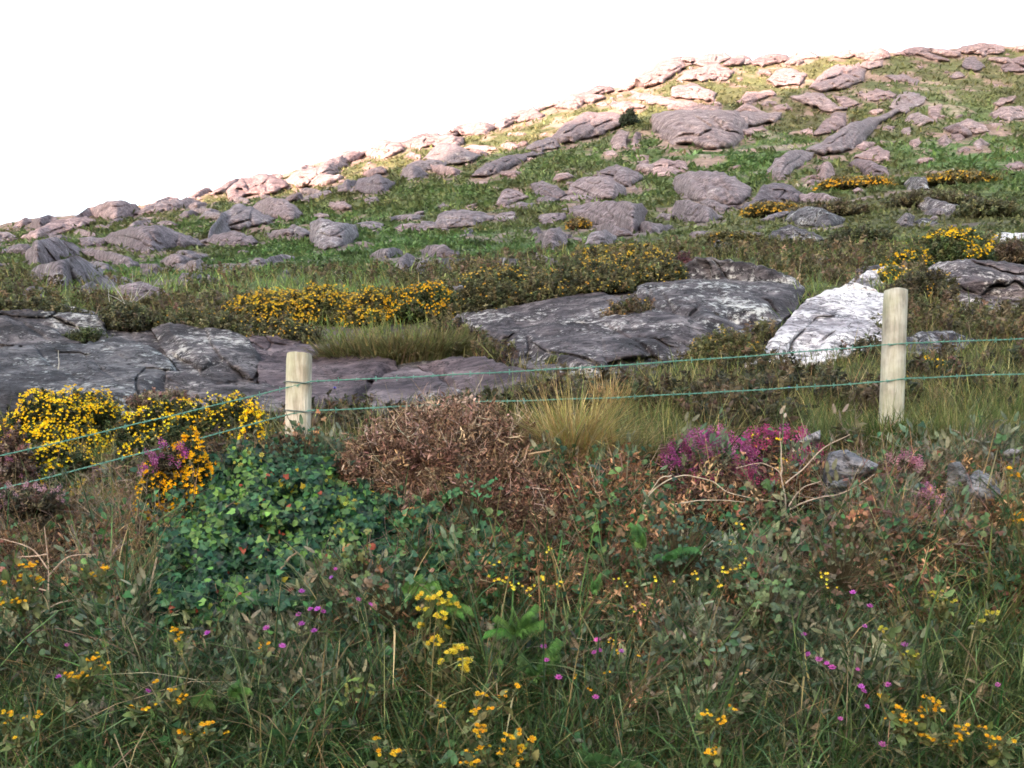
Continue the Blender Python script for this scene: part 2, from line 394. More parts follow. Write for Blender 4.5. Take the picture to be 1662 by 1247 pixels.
def rock(pg, label, mat, lean=1.0, thick=.55, step=1.6, near=False, name='rock_outcrop', cat='rock outcrop', group=None, d0=None, tilt=-.4, strata=.16, rough=2.0, cfac=.3, back=2.6, kind=None, sink=0.0, follow=False):
    """a boulder or slab half sunk in the slope: a bulging face that runs back into the ground"""
    global nrock; nrock += 1; seed = 100+nrock*7
    if near: NEAR_POLYS.append(pg)
    bb = pg.min(0), pg.max(0); size = bb[1]-bb[0]
    pr = roughen(pg, rough*min(1, min(size)/18), seed)
    st = min(step, max(.8, min(size)/7))
    gx = np.arange(bb[0][0]-3-2*st, bb[1][0]+3+2*st, st); gy = np.arange(bb[0][1]-3-2*st, bb[1][1]+3+2*st, st)
    GX, GY = np.meshgrid(gx, gy); ins = inside(pr, GX, GY)
    e, bx, by = edge_near(pr, GX, GY)
    cell = ins[:-1,:-1]|ins[:-1,1:]|ins[1:,:-1]|ins[1:,1:]
    GX = np.where(ins, GX, bx); GY = np.where(ins, GY, by); e = np.where(ins, e, 0)
    ids = np.arange(GX.size).reshape(GX.shape)
    q = np.stack([ids[1:,:-1], ids[1:,1:], ids[:-1,1:], ids[:-1,:-1]], -1)[cell]
    used, inv = np.unique(q, return_inverse=True); q = inv.reshape(q.shape)
    px = GX.ravel()[used]; row = GY.ravel()[used]; e = e.ravel()[used]
    ib = np.argmax(pg[:, 1])
    lowpts = pr[pr[:, 1] > bb[1][1]-.25*size[1]]
    fixed = d0 is not None
    if d0 is None:
        dl = locate(lowpts[:, 0], np.minimum(lowpts[:, 1], 1240)); dl = dl[np.isfinite(dl)]
        d0 = float(np.median(dl)) if len(dl) else 235.0
    # depth of the foot of the rock, column by column
    if fixed: zb_c = None
    cg = np.linspace(bb[0][0]-4, bb[1][0]+4, max(8, int(size[0]/3)))
    rbot = np.full(len(cg), -1e9)
    for i_ in range(len(pr)):
        (ax, ay), (bx_, by_) = pr[i_-1], pr[i_]
        lo_, hi_ = min(ax, bx_), max(ax, bx_)
        m_ = (cg >= lo_) & (cg <= hi_)
        if hi_ > lo_: rbot[m_] = np.maximum(rbot[m_], ay+(cg[m_]-ax)/(bx_-ax)*(by_-ay))
    good = rbot > 0
    rbot = np.interp(cg, cg[good], rbot[good])
    if fixed: db = np.full(len(cg), d0)
    else:
        db = locate(cg, np.minimum(rbot, 1240)); db = np.where(np.isfinite(db), db, d0*1.02)
        db = np.clip(db, .80*d0, 1.5*d0)
        kw_ = max(5, int(len(cg)*(.55 if near or size[0] < 80 else .35))//2*2+1); kern = np.hanning(kw_+2)[1:-1]; kern /= kern.sum()
        db = np.convolve(np.pad(db, kw_//2, mode='edge'), kern, mode='valid')
        rbot = np.convolve(np.pad(rbot, kw_//2, mode='edge'), kern, mode='valid')
    dbx = np.interp(px, cg, db); zbx = (HZ-np.interp(px, cg, rbot))/F*dbx
    z0 = (HZ-bb[1][1])/F*d0
    Hm = size[1]/F*d0; Wm = size[0]/F*d0
    T = thick*min(Hm, Wm*.6)
    E = cfac*min(size)+1e-3
    x01 = np.clip(e/E, 0, 1); prof = np.sqrt(np.maximum(0, 1-(1-x01)**2))
    wv = (HZ-row)/F
    xm = (px-CX)/F*d0; zm = wv*d0; S = max(min(Hm, Wm), .05)
    ct, sn = math.cos(tilt), math.sin(tilt)
    a = (xm*ct - zm*sn); c = (xm*sn + zm*ct)
    big = fbm(xm/S*1.1+seed, zm/S*1.6, seed, 4)
    sc = c/(S*.20) + 1.1*fbm(a/S*.9, c/S*.9+seed, seed+3, 3)
    saw = sc-np.floor(sc); saw = np.where(saw < .8, saw/.8, (1-saw)/.2)
    fine = fbm(xm/S*6, zm/S*7, seed+5, 3)
    # angular faces parted by joints, longer along the bedding than across it
    K = int(np.clip(Hm*Wm/(.16 if near else .5*S*S+1e-6), 5, 34)); rk_ = np.random.default_rng(seed)
    ax_, cx_ = a + .22*S*fbm(xm/S*2, zm/S*2, seed+11, 2), c + .12*S*fbm(xm/S*2+5, zm/S*2, seed+12, 2)
    ii_ = rk_.integers(0, len(px), K); sa, sc_ = ax_[ii_], cx_[ii_]
    D2 = np.sqrt(((ax_[:, None]-sa[None])/2.4)**2 + (cx_[:, None]-sc_[None])**2)
    near_k = np.argmin(D2, 1); so = np.partition(D2, 1, axis=1); gap = so[:, 1]-so[:, 0]
    cell_s = math.sqrt(Hm*Wm/K)
    hk_ = rk_.uniform(-1, 1, K); ga = rk_.normal(0, .5, K); gc = rk_.normal(.2, .45, K)
    fac = hk_[near_k] + ga[near_k]*(ax_-sa[near_k])/cell_s + gc[near_k]*(cx_-sc_[near_k])/cell_s*1.6
    crack = np.exp(-(gap/(cell_s*.07))**2)
    if near: fine = fine + .8*fbm(a/.30, c/.12, seed+9, 4)
    famp = 1.0 if near else .30
    bul = T*prof*(1+.35*big) + T*x01*(famp*fac - (.9 if near else .36)*crack + strata*.9*saw + .25*fine)
    d = (dbx - lean*zbx - bul)/np.maximum(.2, 1-lean*wv)
    dt = locate(px, row)
    d = np.where(np.isfinite(dt), np.minimum(d, dt - .002*d0 - bul*.35 - (.22-sink if near else 0)), d)
    if near:
        dc_ = np.where(np.isfinite(dt), np.minimum(dt, 13.1), 13.1)
        d = np.maximum(d, dc_-.02-bul*.9 if follow else dc_-.60-bul*.5)
    V = P(px, row, d)
    # rim: border edges run back into the slope
    ed = np.concatenate([q[:, [0,1]], q[:, [1,2]], q[:, [2,3]], q[:, [3,0]]])
    ok = ed[:, 0] != ed[:, 1]
    key = np.minimum(ed[:,0], ed[:,1])*len(used)+np.maximum(ed[:,0], ed[:,1])
    uq, cnt = np.unique(key, return_counts=True)
    bd = ed[np.isin(key, uq[cnt == 1]) & ok]
    rim = np.unique(bd); mp = -np.ones(len(used), int); mp[rim] = np.arange(len(rim))
    n0 = len(V); nrim = len(rim)
    cxy = V[rim].mean(0)
    def ring(by_, sh, dz):
        R = V[rim].copy(); R[:, 1] += by_*Hm
        R[:, 0] = cxy[0]+(R[:, 0]-cxy[0])*sh; R[:, 2] += dz*Hm
        g = gz(R[:, 0], R[:, 1])
        return R, g
    R1, g1 = ring(.35*back, .97, -.02); R2, g2 = ring(back, .85, -.10)
    low = np.clip((row[rim]-bb[0][1])/max(size[1], 1), 0, 1)
    R1[:, 2] -= low*.15*Hm
    R2[:, 2] = np.minimum(R2[:, 2], g2-.1*Hm)
    ALL = np.concatenate([V, R1, R2])
    a0, a1 = bd[:, 0], bd[:, 1]
    f1 = np.stack([a1, a0, n0+mp[a0], n0+mp[a1]], -1)
    f2 = np.stack([n0+mp[a1], n0+mp[a0], n0+nrim+mp[a0], n0+nrim+mp[a1]], -1)
    org = (float(V[:, 0].mean()), float(V[:, 1].min()), float(V[:, 2].min()))
    o = mesh_obj(name, ALL, [q, f1, f2], M[mat], smooth=True, origin=org)
    if kind: tag(o, kind=kind)
    else: tag(o, label, cat, group)
    return o
ALL_ROCK_POLYS = []
ROCKS = '''
A|hill_rock|-.3|low domed sunlit rock standing on the left part of the skyline|410,860 450,825 520,800 580,795 640,812 670,830 640,860 560,870 470,868
A|hill_rock|-.3|long flat pinkish slab just under the left skyline|100,970 180,930 280,890 400,875 450,890 380,920 260,950 160,975
A|hill_rock|-.3|pale low rock cut by the left edge of the photo below the skyline|-40,925 40,945 85,970 80,985 -40,995
A|mid_rock|.25|smooth dark grey whaleback rock, the longest on the left hillside|495,975 560,945 660,920 760,925 840,945 930,975 975,1000 940,1010 820,1005 740,1025 600,1010
A|mid_rock|-.5|dark ribbed rock rising to the right beside the smooth whaleback|1000,985 1030,920 1080,860 1140,815 1200,830 1240,850 1320,880 1290,900 1180,915 1090,930 1040,970
A|mid_rock|-.2|rounded pale topped rock on the shoulder above the ribbed dark rock|1215,820 1300,780 1360,785 1410,810 1450,850 1410,885 1330,870 1250,850
A|mid_rock|-.1|low speckled slab at the foot of the ribbed dark rock|1000,985 1040,955 1130,945 1200,960 1240,990 1180,1005 1080,1005
A|mid_rock|.3|small pale wedge of rock right of the speckled slab|1375,940 1410,910 1470,925 1495,960 1440,965
A|mid_rock|-.2|knobbly grey outcrop with a pale foot in the left middle of the slope|1500,900 1550,880 1600,900 1700,910 1720,960 1662,1000 1600,1010 1530,1020 1500,970
A|mid_rock|.5|topmost left slab of the layered grey outcrop near the left edge|140,1095 130,1040 180,985 260,975 340,995 370,1025 330,1055 240,1080 190,1096
A|mid_rock|.5|long slab dipping to the right out of the layered outcrop near the left edge|400,1020 470,1030 560,1050 650,1085 660,1105 600,1110 520,1080 430,1060
A|mid_rock|.45|thick dark slab in the middle of the layered outcrop near the left edge|160,1130 200,1100 290,1085 370,1060 405,1080 385,1140 350,1195 280,1210 200,1185 165,1160
A|mid_rock|.4|small rounded block at the right foot of the layered outcrop|340,1150 380,1130 430,1150 440,1180 380,1200 350,1190
A|mid_rock|.4|short slab tucked under the long dipping slab|415,1090 460,1085 530,1105 560,1125 500,1130 420,1120
A|mid_rock|.3|thin top ledge of the layered outcrop beside a patch of orange gorse|385,970 450,965 530,985 500,1010 400,1010
A|mid_rock|.2|low dark rock under the layered outcrop close to the heath edge|100,1240 150,1205 230,1215 280,1240 200,1252 110,1252
A|mid_rock|-.3|pale flat rock left of the boulder with bleached twigs|370,1240 410,1200 480,1165 540,1155 600,1160 610,1175 560,1195 480,1215 430,1250 380,1250
A|mid_rock|.1|pale boulder behind the bleached bare twigs|550,1225 590,1200 680,1190 760,1210 810,1240 800,1262 700,1275 580,1268
A|mid_rock|.1|top stone of the trio on the lower green slope at left|880,1110 910,1085 960,1075 1000,1100 1000,1125 940,1135 890,1130
A|mid_rock|.1|widest lower stone of the trio on the lower green slope at left|860,1170 880,1140 950,1140 965,1165 940,1190 900,1200 870,1190
A|mid_rock|.1|small right hand stone of the trio on the lower green slope at left|975,1165 1000,1148 1040,1165 1030,1195 1000,1190
A|mid_rock|-.2|flat pinkish rock in the grass with a pale left end|1210,1080 1240,1062 1290,1070 1350,1048 1410,1060 1390,1075 1290,1085 1230,1100
A|mid_rock|0|tiny round stone below the flat pinkish rock|1350,1140 1375,1122 1395,1140 1370,1150
A|mid_rock|.2|thin low stone right of the trio of stones|1060,1120 1100,1112 1145,1128 1090,1132
A|hill_rock|-.3|thin pink ledge on the skyline right of the domed sunlit rock|650,850 720,815 800,800 900,780 960,800 880,820 760,840
A|hill_rock|-.4|broad warm lit outcrop on the skyline with green turf on its back|1100,740 1170,690 1260,668 1350,690 1380,720 1290,755 1200,760 1120,790
A|hill_rock|-.4|bright peach lit crag where the skyline steps up|1380,690 1450,640 1530,640 1570,600 1640,575 1662,620 1560,690 1450,720
A|mid_rock|-.3|thin grey ledge below the lit crag at the skyline step|1440,790 1480,765 1560,745 1600,750 1540,775 1470,795
A|hill_rock|-.3|small pink slab on the turf below the domed skyline rock|620,910 660,890 720,882 700,900 640,920
B|mid_rock|-.3|pointed grey rock with a pale tip standing under the sunlit ridge|420,590 470,530 510,515 560,530 640,560 690,570 640,595 560,605 480,595
B|hill_rock|-.4|lit pink slab just behind the pointed grey rock|330,510 380,490 500,480 590,485 590,520 530,535 460,520 400,540
B|mid_rock|-.4|rounded split boulder left of the pointed grey rock|300,680 310,640 350,610 400,640 430,665 380,685 320,685
B|mid_rock|-.2|dark domed rock lowest of the chain running up to the pointed rock|80,740 100,690 180,670 260,700 265,715 200,750 130,750
B|mid_rock|-.2|flat rock linking the split boulder to the pointed rock|320,620 380,600 450,595 520,605 490,635 400,640
B|mid_rock|-.35|long dark leaning slab alone in the upper green slope|645,670 690,630 740,605 830,575 900,560 980,565 900,590 830,620 760,655 690,668
B|mid_rock|-.3|huge smooth grey slab just left of the dark evergreen bush|1030,490 1090,430 1180,380 1380,375 1370,420 1300,445 1240,470 1160,490 1100,505
B|mid_rock|-.2|smaller smooth rock at the lower left of the huge smooth slab|900,545 950,505 1010,490 1050,500 1060,530 960,550
B|hill_rock|-.3|glowing sunlit outcrop on the crest above the huge smooth slab|1040,335 1120,280 1190,265 1215,300 1140,340 1080,345
B|hill_rock|-.2|low sunlit rock in the bright turf below the ridge|540,450 600,420 700,415 770,430 700,465 620,470
B|mid_rock|.35|broad purple slab of the outcrop in the centre of the hill|1100,760 1140,700 1200,680 1290,680 1370,730 1370,765 1300,780 1200,765
B|mid_rock|.5|dark left slab of the outcrop in the centre of the hill|930,710 980,700 1040,720 1090,760 1050,770 960,765 940,740
B|mid_rock|.4|pinkish cracked slab on top of the outcrop in the centre of the hill|1250,650 1340,620 1450,660 1460,675 1400,720 1330,700 1260,680
B|mid_rock|.1|thin pale ledge under the broad purple slab|1075,785 1110,762 1190,768 1260,785 1190,795
B|mid_rock|-.1|two peaked pinkish boulder left of the central outcrop|750,810 790,750 820,735 860,745 910,770 860,790 800,815
B|mid_rock|-.1|long low grey rock across the middle of the lower slope|470,900 490,860 560,840 650,845 740,860 730,885 640,905 540,920 480,920
B|mid_rock|-.2|short ridge continuing the long low grey rock to the right|740,880 780,850 845,845 850,870 800,885
B|mid_rock|.1|rounded pale rock at the left end of the wide grey shelf|960,870 1000,850 1080,850 1095,875 1060,895 980,895
B|mid_rock|.3|wide grey shelf of rock with a dark hollow under it|1090,830 1150,820 1210,810 1300,805 1440,810 1470,840 1450,900 1420,950 1360,920 1280,900 1200,880 1110,855
B|mid_rock|.2|sloping pale slab under the wide grey shelf|1230,910 1300,900 1400,940 1410,955 1320,960 1250,940
B|mid_rock|.1|upright pale boulder standing alone below the wide grey shelf|955,985 990,935 1060,920 1090,950 1095,1000 1030,1020 970,1015
B|mid_rock|.2|domed pale rock right of the upright pale boulder|1185,1000 1220,945 1280,935 1330,960 1330,985 1250,1000
B|mid_rock|.1|pale slab right of the wide grey shelf above the gorse|1445,920 1480,890 1600,910 1590,930 1480,945
B|mid_rock|.1|upright white stone at the left of the cluster on the lower centre slope|270,1130 280,1080 330,1040 360,1060 365,1100 330,1130 300,1140
B|mid_rock|.1|flat capped pinkish stone on top of the cluster on the lower centre slope|390,1040 430,1010 500,1005 580,1045 530,1060 420,1055
B|dark_rock|.1|dark block under the capped stone in the cluster on the lower centre slope|500,1070 600,1070 620,1110 530,1125
B|mid_rock|.1|small rough stone between the upright white stone and the dark block|365,1100 420,1075 440,1110 400,1145 370,1140
B|lichen_rock|.1|low white topped rock just above the gorse covered ledge|725,1085 780,1070 880,1070 930,1100 850,1110 800,1125 780,1100
B|mid_rock|.1|small grey stone at the left end of the long low grey rock group|90,900 150,890 215,905 200,925 120,930
B|mid_rock|.1|pale stone beside the knobbly grey outcrop|10,960 60,950 80,965 50,990 5,995
B|mid_rock|.1|dark low stone in the row left of the long low grey rock|270,920 300,905 350,905 355,930 300,938
B|mid_rock|.1|dark blocky stone touching the left end of the long low grey rock|370,930 400,890 480,895 485,920 400,935
B|mid_rock|.1|small round stone in the green below the long low grey rock|590,940 630,925 655,945 630,960 600,960
B|hill_rock|.1|rough pinkish block in the upper slope below the dark evergreen bush|1310,500 1350,450 1400,460 1380,490 1385,530 1330,540
B|hill_rock|.1|small stone at the foot of the rough pinkish block|1275,560 1320,545 1340,565 1300,572
B|hill_rock|.1|narrow upright stone right of the rough pinkish block|1430,465 1455,465 1450,530 1400,530
B|hill_rock|-.1|pinkish broken outcrop left of the great pink slab|1490,630 1560,595 1662,600 1675,640 1590,665 1520,660
B|hill_rock|0|low thin rock above the pinkish broken outcrop|1420,570 1500,570 1490,590 1430,585
B|mid_rock|0|small stone left of the upright pale boulder|925,925 960,915 978,940 940,970
B|mid_rock|-.2|dark rock low in the chain under the lit ridge at left|0,720 40,690 90,700 60,740 0,745
B|mid_rock|0|little pinkish stone under the dark domed rock|120,780 180,772 195,795 140,805
B|mid_rock|0|pale thin ledge in the left centre of the slope|250,870 330,858 410,862 380,880 260,885
D|hill_rock|.3|great smooth pink slab right of the dark evergreen bush|-100,440 0,425 100,430 240,430 480,430 450,470 320,490 290,540 250,575 150,580 70,560 20,570 -60,540 -100,490
D|hill_rock|0|thin rock below the right end of the great pink slab|310,510 400,490 430,512 350,522
D|mid_rock|-.5|dark lower end of the long rock rib climbing to the right|440,700 480,650 560,610 650,620 640,650 560,690 520,745 450,735
D|mid_rock|-.5|long grey rib climbing the slope to the right|630,600 720,550 840,490 960,450 1040,410 1060,430 960,480 880,560 800,600 700,620
D|mid_rock|-.4|blunt grey head at the top of the long rock rib|1030,400 1050,350 1110,325 1190,350 1180,380 1100,420
D|hill_rock|-.3|pink slab left of the long rock rib|650,525 720,460 760,430 810,430 800,490 700,530
D|hill_rock|-.3|little rock touching the left end of the pink slab beside the rib|590,515 640,495 650,530 600,525
D|hill_rock|.1|topmost stone of the pink boulder cluster right of the rib|860,590 900,565 955,575 900,605
D|hill_rock|.1|rounded upper boulder of the pink cluster right of the rib|880,620 960,590 1020,620 1010,660 930,650 850,640
D|hill_rock|.1|wide lower boulder of the pink cluster right of the rib|820,670 870,650 930,660 1000,690 1010,720 940,735 880,700
D|hill_rock|.1|separate pink boulder left of the pink boulder cluster|670,680 720,665 750,690 760,730 700,755 675,720
D|hill_rock|.1|flat pale stone in the turf right of the long rib|985,500 1010,488 1045,490 1030,508
D|hill_rock|.2|white veined rock on the upper right slope|1110,440 1160,425 1210,450 1240,470 1160,480 1120,465
D|hill_rock|0|upright pinkish rock right of the white veined rock|1210,400 1270,385 1250,470 1225,450
D|hill_rock|0|small white boulder, upper one of the pair on the right slope|1088,500 1120,495 1125,525 1092,530
D|hill_rock|0|small white boulder, lower one of the pair on the right slope|1125,560 1160,548 1175,575 1135,592
D|hill_rock|.2|large pinkish top boulder of the rubble cluster on the right slope|1350,480 1400,455 1460,480 1510,515 1430,520 1370,505
D|hill_rock|0|left boulder of the rubble cluster on the right slope|1255,555 1290,530 1320,560 1300,585 1260,578
D|hill_rock|0|pale middle boulder of the rubble cluster on the right slope|1320,530 1370,520 1385,550 1340,565
D|hill_rock|0|lower right boulder of the rubble cluster on the right slope|1430,575 1460,550 1500,575 1450,592
D|hill_rock|-.3|long pale rock near the right edge of the upper slope|1525,380 1560,355 1630,340 1610,370 1550,390
D|hill_rock|-.2|broad rock cut by the right edge of the photo on the upper slope|1515,430 1560,405 1620,400 1690,395 1690,440 1600,455 1540,450
D|hill_rock|0|pinkish rock just under the broad rock at the right edge|1505,475 1570,475 1560,497 1520,492
D|hill_rock|0|low pale rock at the right edge above the heath|1570,690 1600,670 1650,665 1690,690 1600,700
D|mid_rock|-.3|massive smooth outcrop high on the hill under the summit|640,300 700,240 760,205 860,195 900,215 880,270 800,300 700,318
D|hill_rock|-.2|rounded rock topping the massive smooth outcrop under the summit|880,200 930,165 990,170 980,200 910,215
D|mid_rock|.3|ribbed dark outcrop below the skyline left of the green gully|440,270 480,220 560,215 620,245 580,290 480,290
D|mid_rock|0|dark square block near the top right of the hill|1370,200 1390,165 1430,160 1480,205 1430,225
D|mid_rock|0|dark low rock left of the square block near the summit|1310,250 1350,225 1385,250 1330,262
D|hill_rock|0|grey slab on the summit skyline at the right|1400,130 1470,95 1560,100 1570,130 1480,145
D|hill_rock|-.3|broad pinkish rock cut by the right edge near the summit|1560,200 1600,170 1690,145 1690,220 1580,230
D|mid_rock|.2|long dark sided rock high on the hill right of the massive outcrop|1000,250 1080,245 1160,270 1150,290 1060,270
D|hill_rock|-.2|lit pink dome on the highest left part of the crest|80,190 140,145 220,140 260,160 190,185 120,200
D|hill_rock|.2|big sunlit slab below the lit dome of the crest|0,270 60,220 180,195 260,225 240,250 120,265
D|hill_rock|-.2|lit rock at the edge of the bright crest shoulder|-60,180 0,160 70,155 90,180 0,215 -50,215
D|hill_rock|.2|left slab of the sunlit band under the summit|290,370 340,330 440,318 470,340 380,360 340,385
D|hill_rock|.2|widest slab of the sunlit band under the summit|550,350 650,335 700,345 760,390 820,400 720,415 640,385
D|hill_rock|.2|right slab of the sunlit band under the summit|750,340 830,360 890,380 800,395
D|hill_rock|.1|upper right slab of the sunlit band under the summit|880,340 960,315 1050,335 1020,360 920,365
D|hill_rock|.1|short rock below the left slab of the sunlit band|460,390 520,385 560,410 480,410
D|hill_rock|.3|sunlit sloping outcrop above the great pink slab|-20,300 80,290 180,330 170,370 80,350 -20,345
D|hill_rock|-.2|long low sunlit rock touching the top of the great pink slab|-50,385 20,370 90,385 200,395 180,415 60,412 -30,408
D|mid_rock|.4|big ribbed boulder mass in the centre right above the heath|0,740 60,715 180,720 260,740 340,790 330,830 260,870 180,850 110,840 40,830 0,790
D|mid_rock|.2|pale cracked base of the big ribbed boulder mass|0,860 50,850 130,880 220,930 130,950 20,945 0,910
D|mid_rock|.3|dark middle layer of the big ribbed boulder mass|110,860 150,840 260,880 200,900
D|mid_rock|-.1|pale grey slab right of the big ribbed boulder mass|380,840 420,780 500,770 590,810 570,850 470,870 330,895 300,880
D|mid_rock|.1|thin tongue of rock running right from the pale grey slab|590,820 680,815 790,845 700,860 600,850
D|lichen_rock|.4|white domed rock in the brown heath right of centre|525,940 560,905 640,885 700,900 800,940 780,960 700,970 600,965
D|lichen_rock|.4|white tapering rock in front of the white domed rock|425,1040 470,1000 540,975 620,1000 710,1035 640,1048 540,1045
D|lichen_rock|.2|long pale rock with a dark overhang in the right heath|1080,870 1130,840 1220,845 1330,870 1425,910 1380,915 1250,890 1150,880
D|lichen_rock|0|pale stubby rock under the long pale rock in the right heath|1060,960 1100,905 1140,925 1130,975
D|lichen_rock|0|thin rock lying right of the pale stubby rock|1140,955 1180,935 1250,955 1180,970
D|lichen_rock|0|white crusted knob at the top of the right heath|1110,780 1125,740 1190,735 1210,790 1160,800
D|lichen_rock|.1|small pale rock in heather above the right end of the main outcrop|160,1060 200,1045 280,1070 300,1090 220,1090
D|white_rock|0|white slab at the right edge behind the flowering gorse|1490,1020 1560,1005 1700,1005 1700,1050 1560,1045
D|mid_rock|0|thin rock at the orange gorse line on the right|740,762 830,752 880,790 800,778
D|mid_rock|0|long thin pale ledge across the right heath|1290,832 1380,822 1500,848 1330,855
D|lichen_rock|0|left stone of the broken pale row behind the main outcrop|640,1155 700,1128 760,1130 740,1158 680,1165
D|lichen_rock|0|right stone of the broken pale row behind the main outcrop|770,1130 850,1115 900,1125 840,1140
B|mid_rock|.1|narrow pale rock right of the pale boulder pair in the centre heath|1530,870 1560,850 1610,860 1600,885
B|hill_rock|.1|pinkish rock under the thin upper rocks at centre right|1440,600 1490,592 1495,625 1450,628
B|mid_rock|.1|low rocks at the left foot of the central outcrop|950,780 1000,770 1060,780 1020,797 960,797
B|mid_rock|.1|thin flat slab under the two peaked boulder|800,820 880,802 945,805 930,822 840,832
B|mid_rock|.1|small grey stone in the olive turf at centre left|470,820 500,806 535,815 500,832
B|hill_rock|.1|bright stone in the lit turf near the evergreen bush|1305,330 1320,305 1345,315 1335,340
B|hill_rock|-.2|row of lit blocks on the ridge slope above the pointed rock|130,560 150,525 220,500 290,510 310,545 240,575 170,580
B|hill_rock|-.2|warm lit slab on the ridge left of the lit blocks|0,590 60,560 130,558 70,600 10,625
B|hill_rock|-.2|peach lit outcrop forming the step of the ridge|840,385 860,355 930,345 990,380 940,395 870,410
B|hill_rock|-.4|crag of lit blocks where the ridge climbs to the crest|1440,200 1500,150 1560,115 1640,100 1662,150 1560,210 1480,240
B|hill_rock|-.1|lit ledge below the crag of lit blocks|1440,300 1500,280 1600,300 1662,330 1600,335 1500,318
P|dark_rock|.5|long dark floor of the left outcrop running behind the square post|-220,512 0,508 100,506 200,524 300,532 480,548 600,572 760,588 890,604 860,628 720,660 600,690 300,700 -220,700
P|dark_rock|.4|dark wet base of the centre outcrop under the lichen spattered slab|745,470 900,480 1050,462 1200,440 1296,460 1270,530 1180,568 1060,606 960,620 880,612 790,570 740,535
E|dark_rock|.2|flat topped blue grey slab at the left end of the near outcrop|-160,180 0,170 100,160 220,145 320,145 420,170 510,195 490,240 520,300 430,290 330,310 240,340 130,330 0,310 -160,320
E|dark_rock|.3|dark lichen flecked block low at the left of the near outcrop|-160,350 180,335 400,335 540,300 660,320 770,370 830,440 820,560 760,640 500,660 300,680 -160,680
E|dark_rock|.6|steep dark fluted slab in the middle of the left outcrop|740,250 830,225 960,250 1100,262 1180,300 1270,420 1220,500 1010,525 880,450 800,350
E|purple_rock|.3|brownish grey slab under the heath left of the square post|1090,258 1250,240 1440,275 1440,310 1330,372 1250,415 1170,335
E|dark_rock|.2|dark split base rock left of the square post|820,450 940,470 1050,528 1250,520 1390,480 1400,660 1250,690 1000,700 860,680 790,560
P|purple_rock|.15|smooth purple slab directly behind the square post|422,592 455,573 487,560 515,566 560,570 600,577 638,587 642,602 608,628 590,660 500,685 430,680
G|purple_rock|.3|cracked purple brown slab right of the square post|110,640 190,500 330,440 450,478 500,520 600,562 660,590 600,650 240,690 120,690
G|purple_rock|-.15|smooth dark slab with a lichen streak under the grass tussock|390,430 540,398 700,395 800,435 1000,475 900,512 780,560 690,610 540,562 520,510 430,462
G|lichen_rock|.1|pale rounded boulder at the fence behind the dead bracken|370,615 430,570 540,550 640,578 660,620 505,650
P|lichen_rock|.35|large dark slab spattered with white lichen in the centre outcrop|735,462 790,472 850,480 890,487 930,472 965,466 1005,488 1050,500 1100,512 1190,535 1160,556 1110,580 1050,600 960,612 890,606 830,585 780,545 728,528 752,500
P|lichen_rock|.45|pale streaked slab sloping down right at the top of the main outcrop|1035,466 1075,452 1130,420 1180,422 1240,433 1290,453 1308,470 1292,502 1252,532 1210,548 1150,560 1100,560 1060,525 1030,492
H|white_rock|-.5|bright white lichen covered boulder left of the round post|325,415 420,340 490,250 560,180 640,100 740,60 850,30 960,60 1000,95 1000,290 900,345 760,390 640,410 480,415 380,418
P|lichen_rock|.3|broad grey slab right of the round post cut by the photo edge|1520,427 1580,420 1662,430 1720,432 1720,505 1662,506 1600,508 1540,500 1500,472 1490,445
H|lichen_rock|.1|low pale rock just right of the round post|1060,315 1160,265 1300,258 1430,300 1380,345 1200,365 1070,365
G|white_rock|0|small white crusted rock beside the orange gorse|130,185 170,155 240,175 230,198 150,200
D|white_rock|-.3|broken white ledge above the bright white boulder|820,1245 920,1190 1020,1160 1090,1165 1130,1190 1060,1205 1000,1245 900,1262
G|dark_rock|.2|narrow dark rib of rock under the hanging heath in the outcrop centre|1020,175 1100,150 1190,140 1260,180 1200,215 1080,205
'''
STONES = '''
H|slate|blue grey split stone on the bank below the round post|715,900 740,840 820,830 870,860 970,905 950,935 860,960 720,985
H|slate|thin stone lying under the blue grey split stone|715,985 850,962 830,1015 760,1018
H|slate|grey stone poking from the bank beside the orange tipped heather|575,795 640,755 690,735 685,785 620,805
H|slate|pale pinkish upright stone in the broken bank at right|1315,895 1360,890 1415,970 1405,1000 1370,985
H|slate|dark rounded stone in the broken bank at right|1415,965 1450,930 1530,965 1560,1050 1480,1080 1410,1040
H|slate|flat blue grey stone near the right edge on top of the bank|1545,855 1600,825 1660,830 1640,850 1590,868
'''

def grow(pg, r):
    c = pg.mean(0); v = pg-c; L = np.hypot(v[:, 0], v[:, 1])[:, None]
    return c + v*(1+r/np.maximum(L, 1))
for ln in ROCKS.strip().splitlines():
    reg, mat, tl, lab, pts = ln.split('|')
    pg = poly(reg, pts); lo = pg[:, 1].max(); nearrock = reg in 'EGHP' or 'D|white' in ln[:8]
    ALL_ROCK_POLYS.append(pg)
    if nearrock: rock(grow(pg, 5 if reg in 'EG' or mat == 'purple_rock' else 1), lab, mat, lean=1.5, thick=(.05 if ('base of the' in lab or 'floor of' in lab) else .15), near=True, tilt=float(tl)*1.3, sink=(.20 if ('base of the' in lab or 'floor of' in lab) else 0), follow=('base of the' in lab or 'floor of' in lab), strata=.14, cfac=.07, back=1.2, rough=4.2, step=1.6)
    else: rock(grow(pg, .045*(pg[:, 0].max()-pg[:, 0].min())), lab, mat, lean=1.55, thick=.38, tilt=float(tl), strata=.16, name='rock', cat='rock', cfac=.26, back=2.2, rough=3.4, step=1.4)
for ln in STONES.strip().splitlines():
    reg, mat, lab, pts = ln.split('|')
    pg = poly(reg, pts); g = locate(pg[:, 0].mean(), pg[:, 1].max()+6)[0]
    rock(pg, lab, mat, lean=.3, thick=.5, tilt=.5, name='stone', cat='stone', cfac=.4, back=1.0, step=1.5, d0=float(min(g, 4.95))-.26)
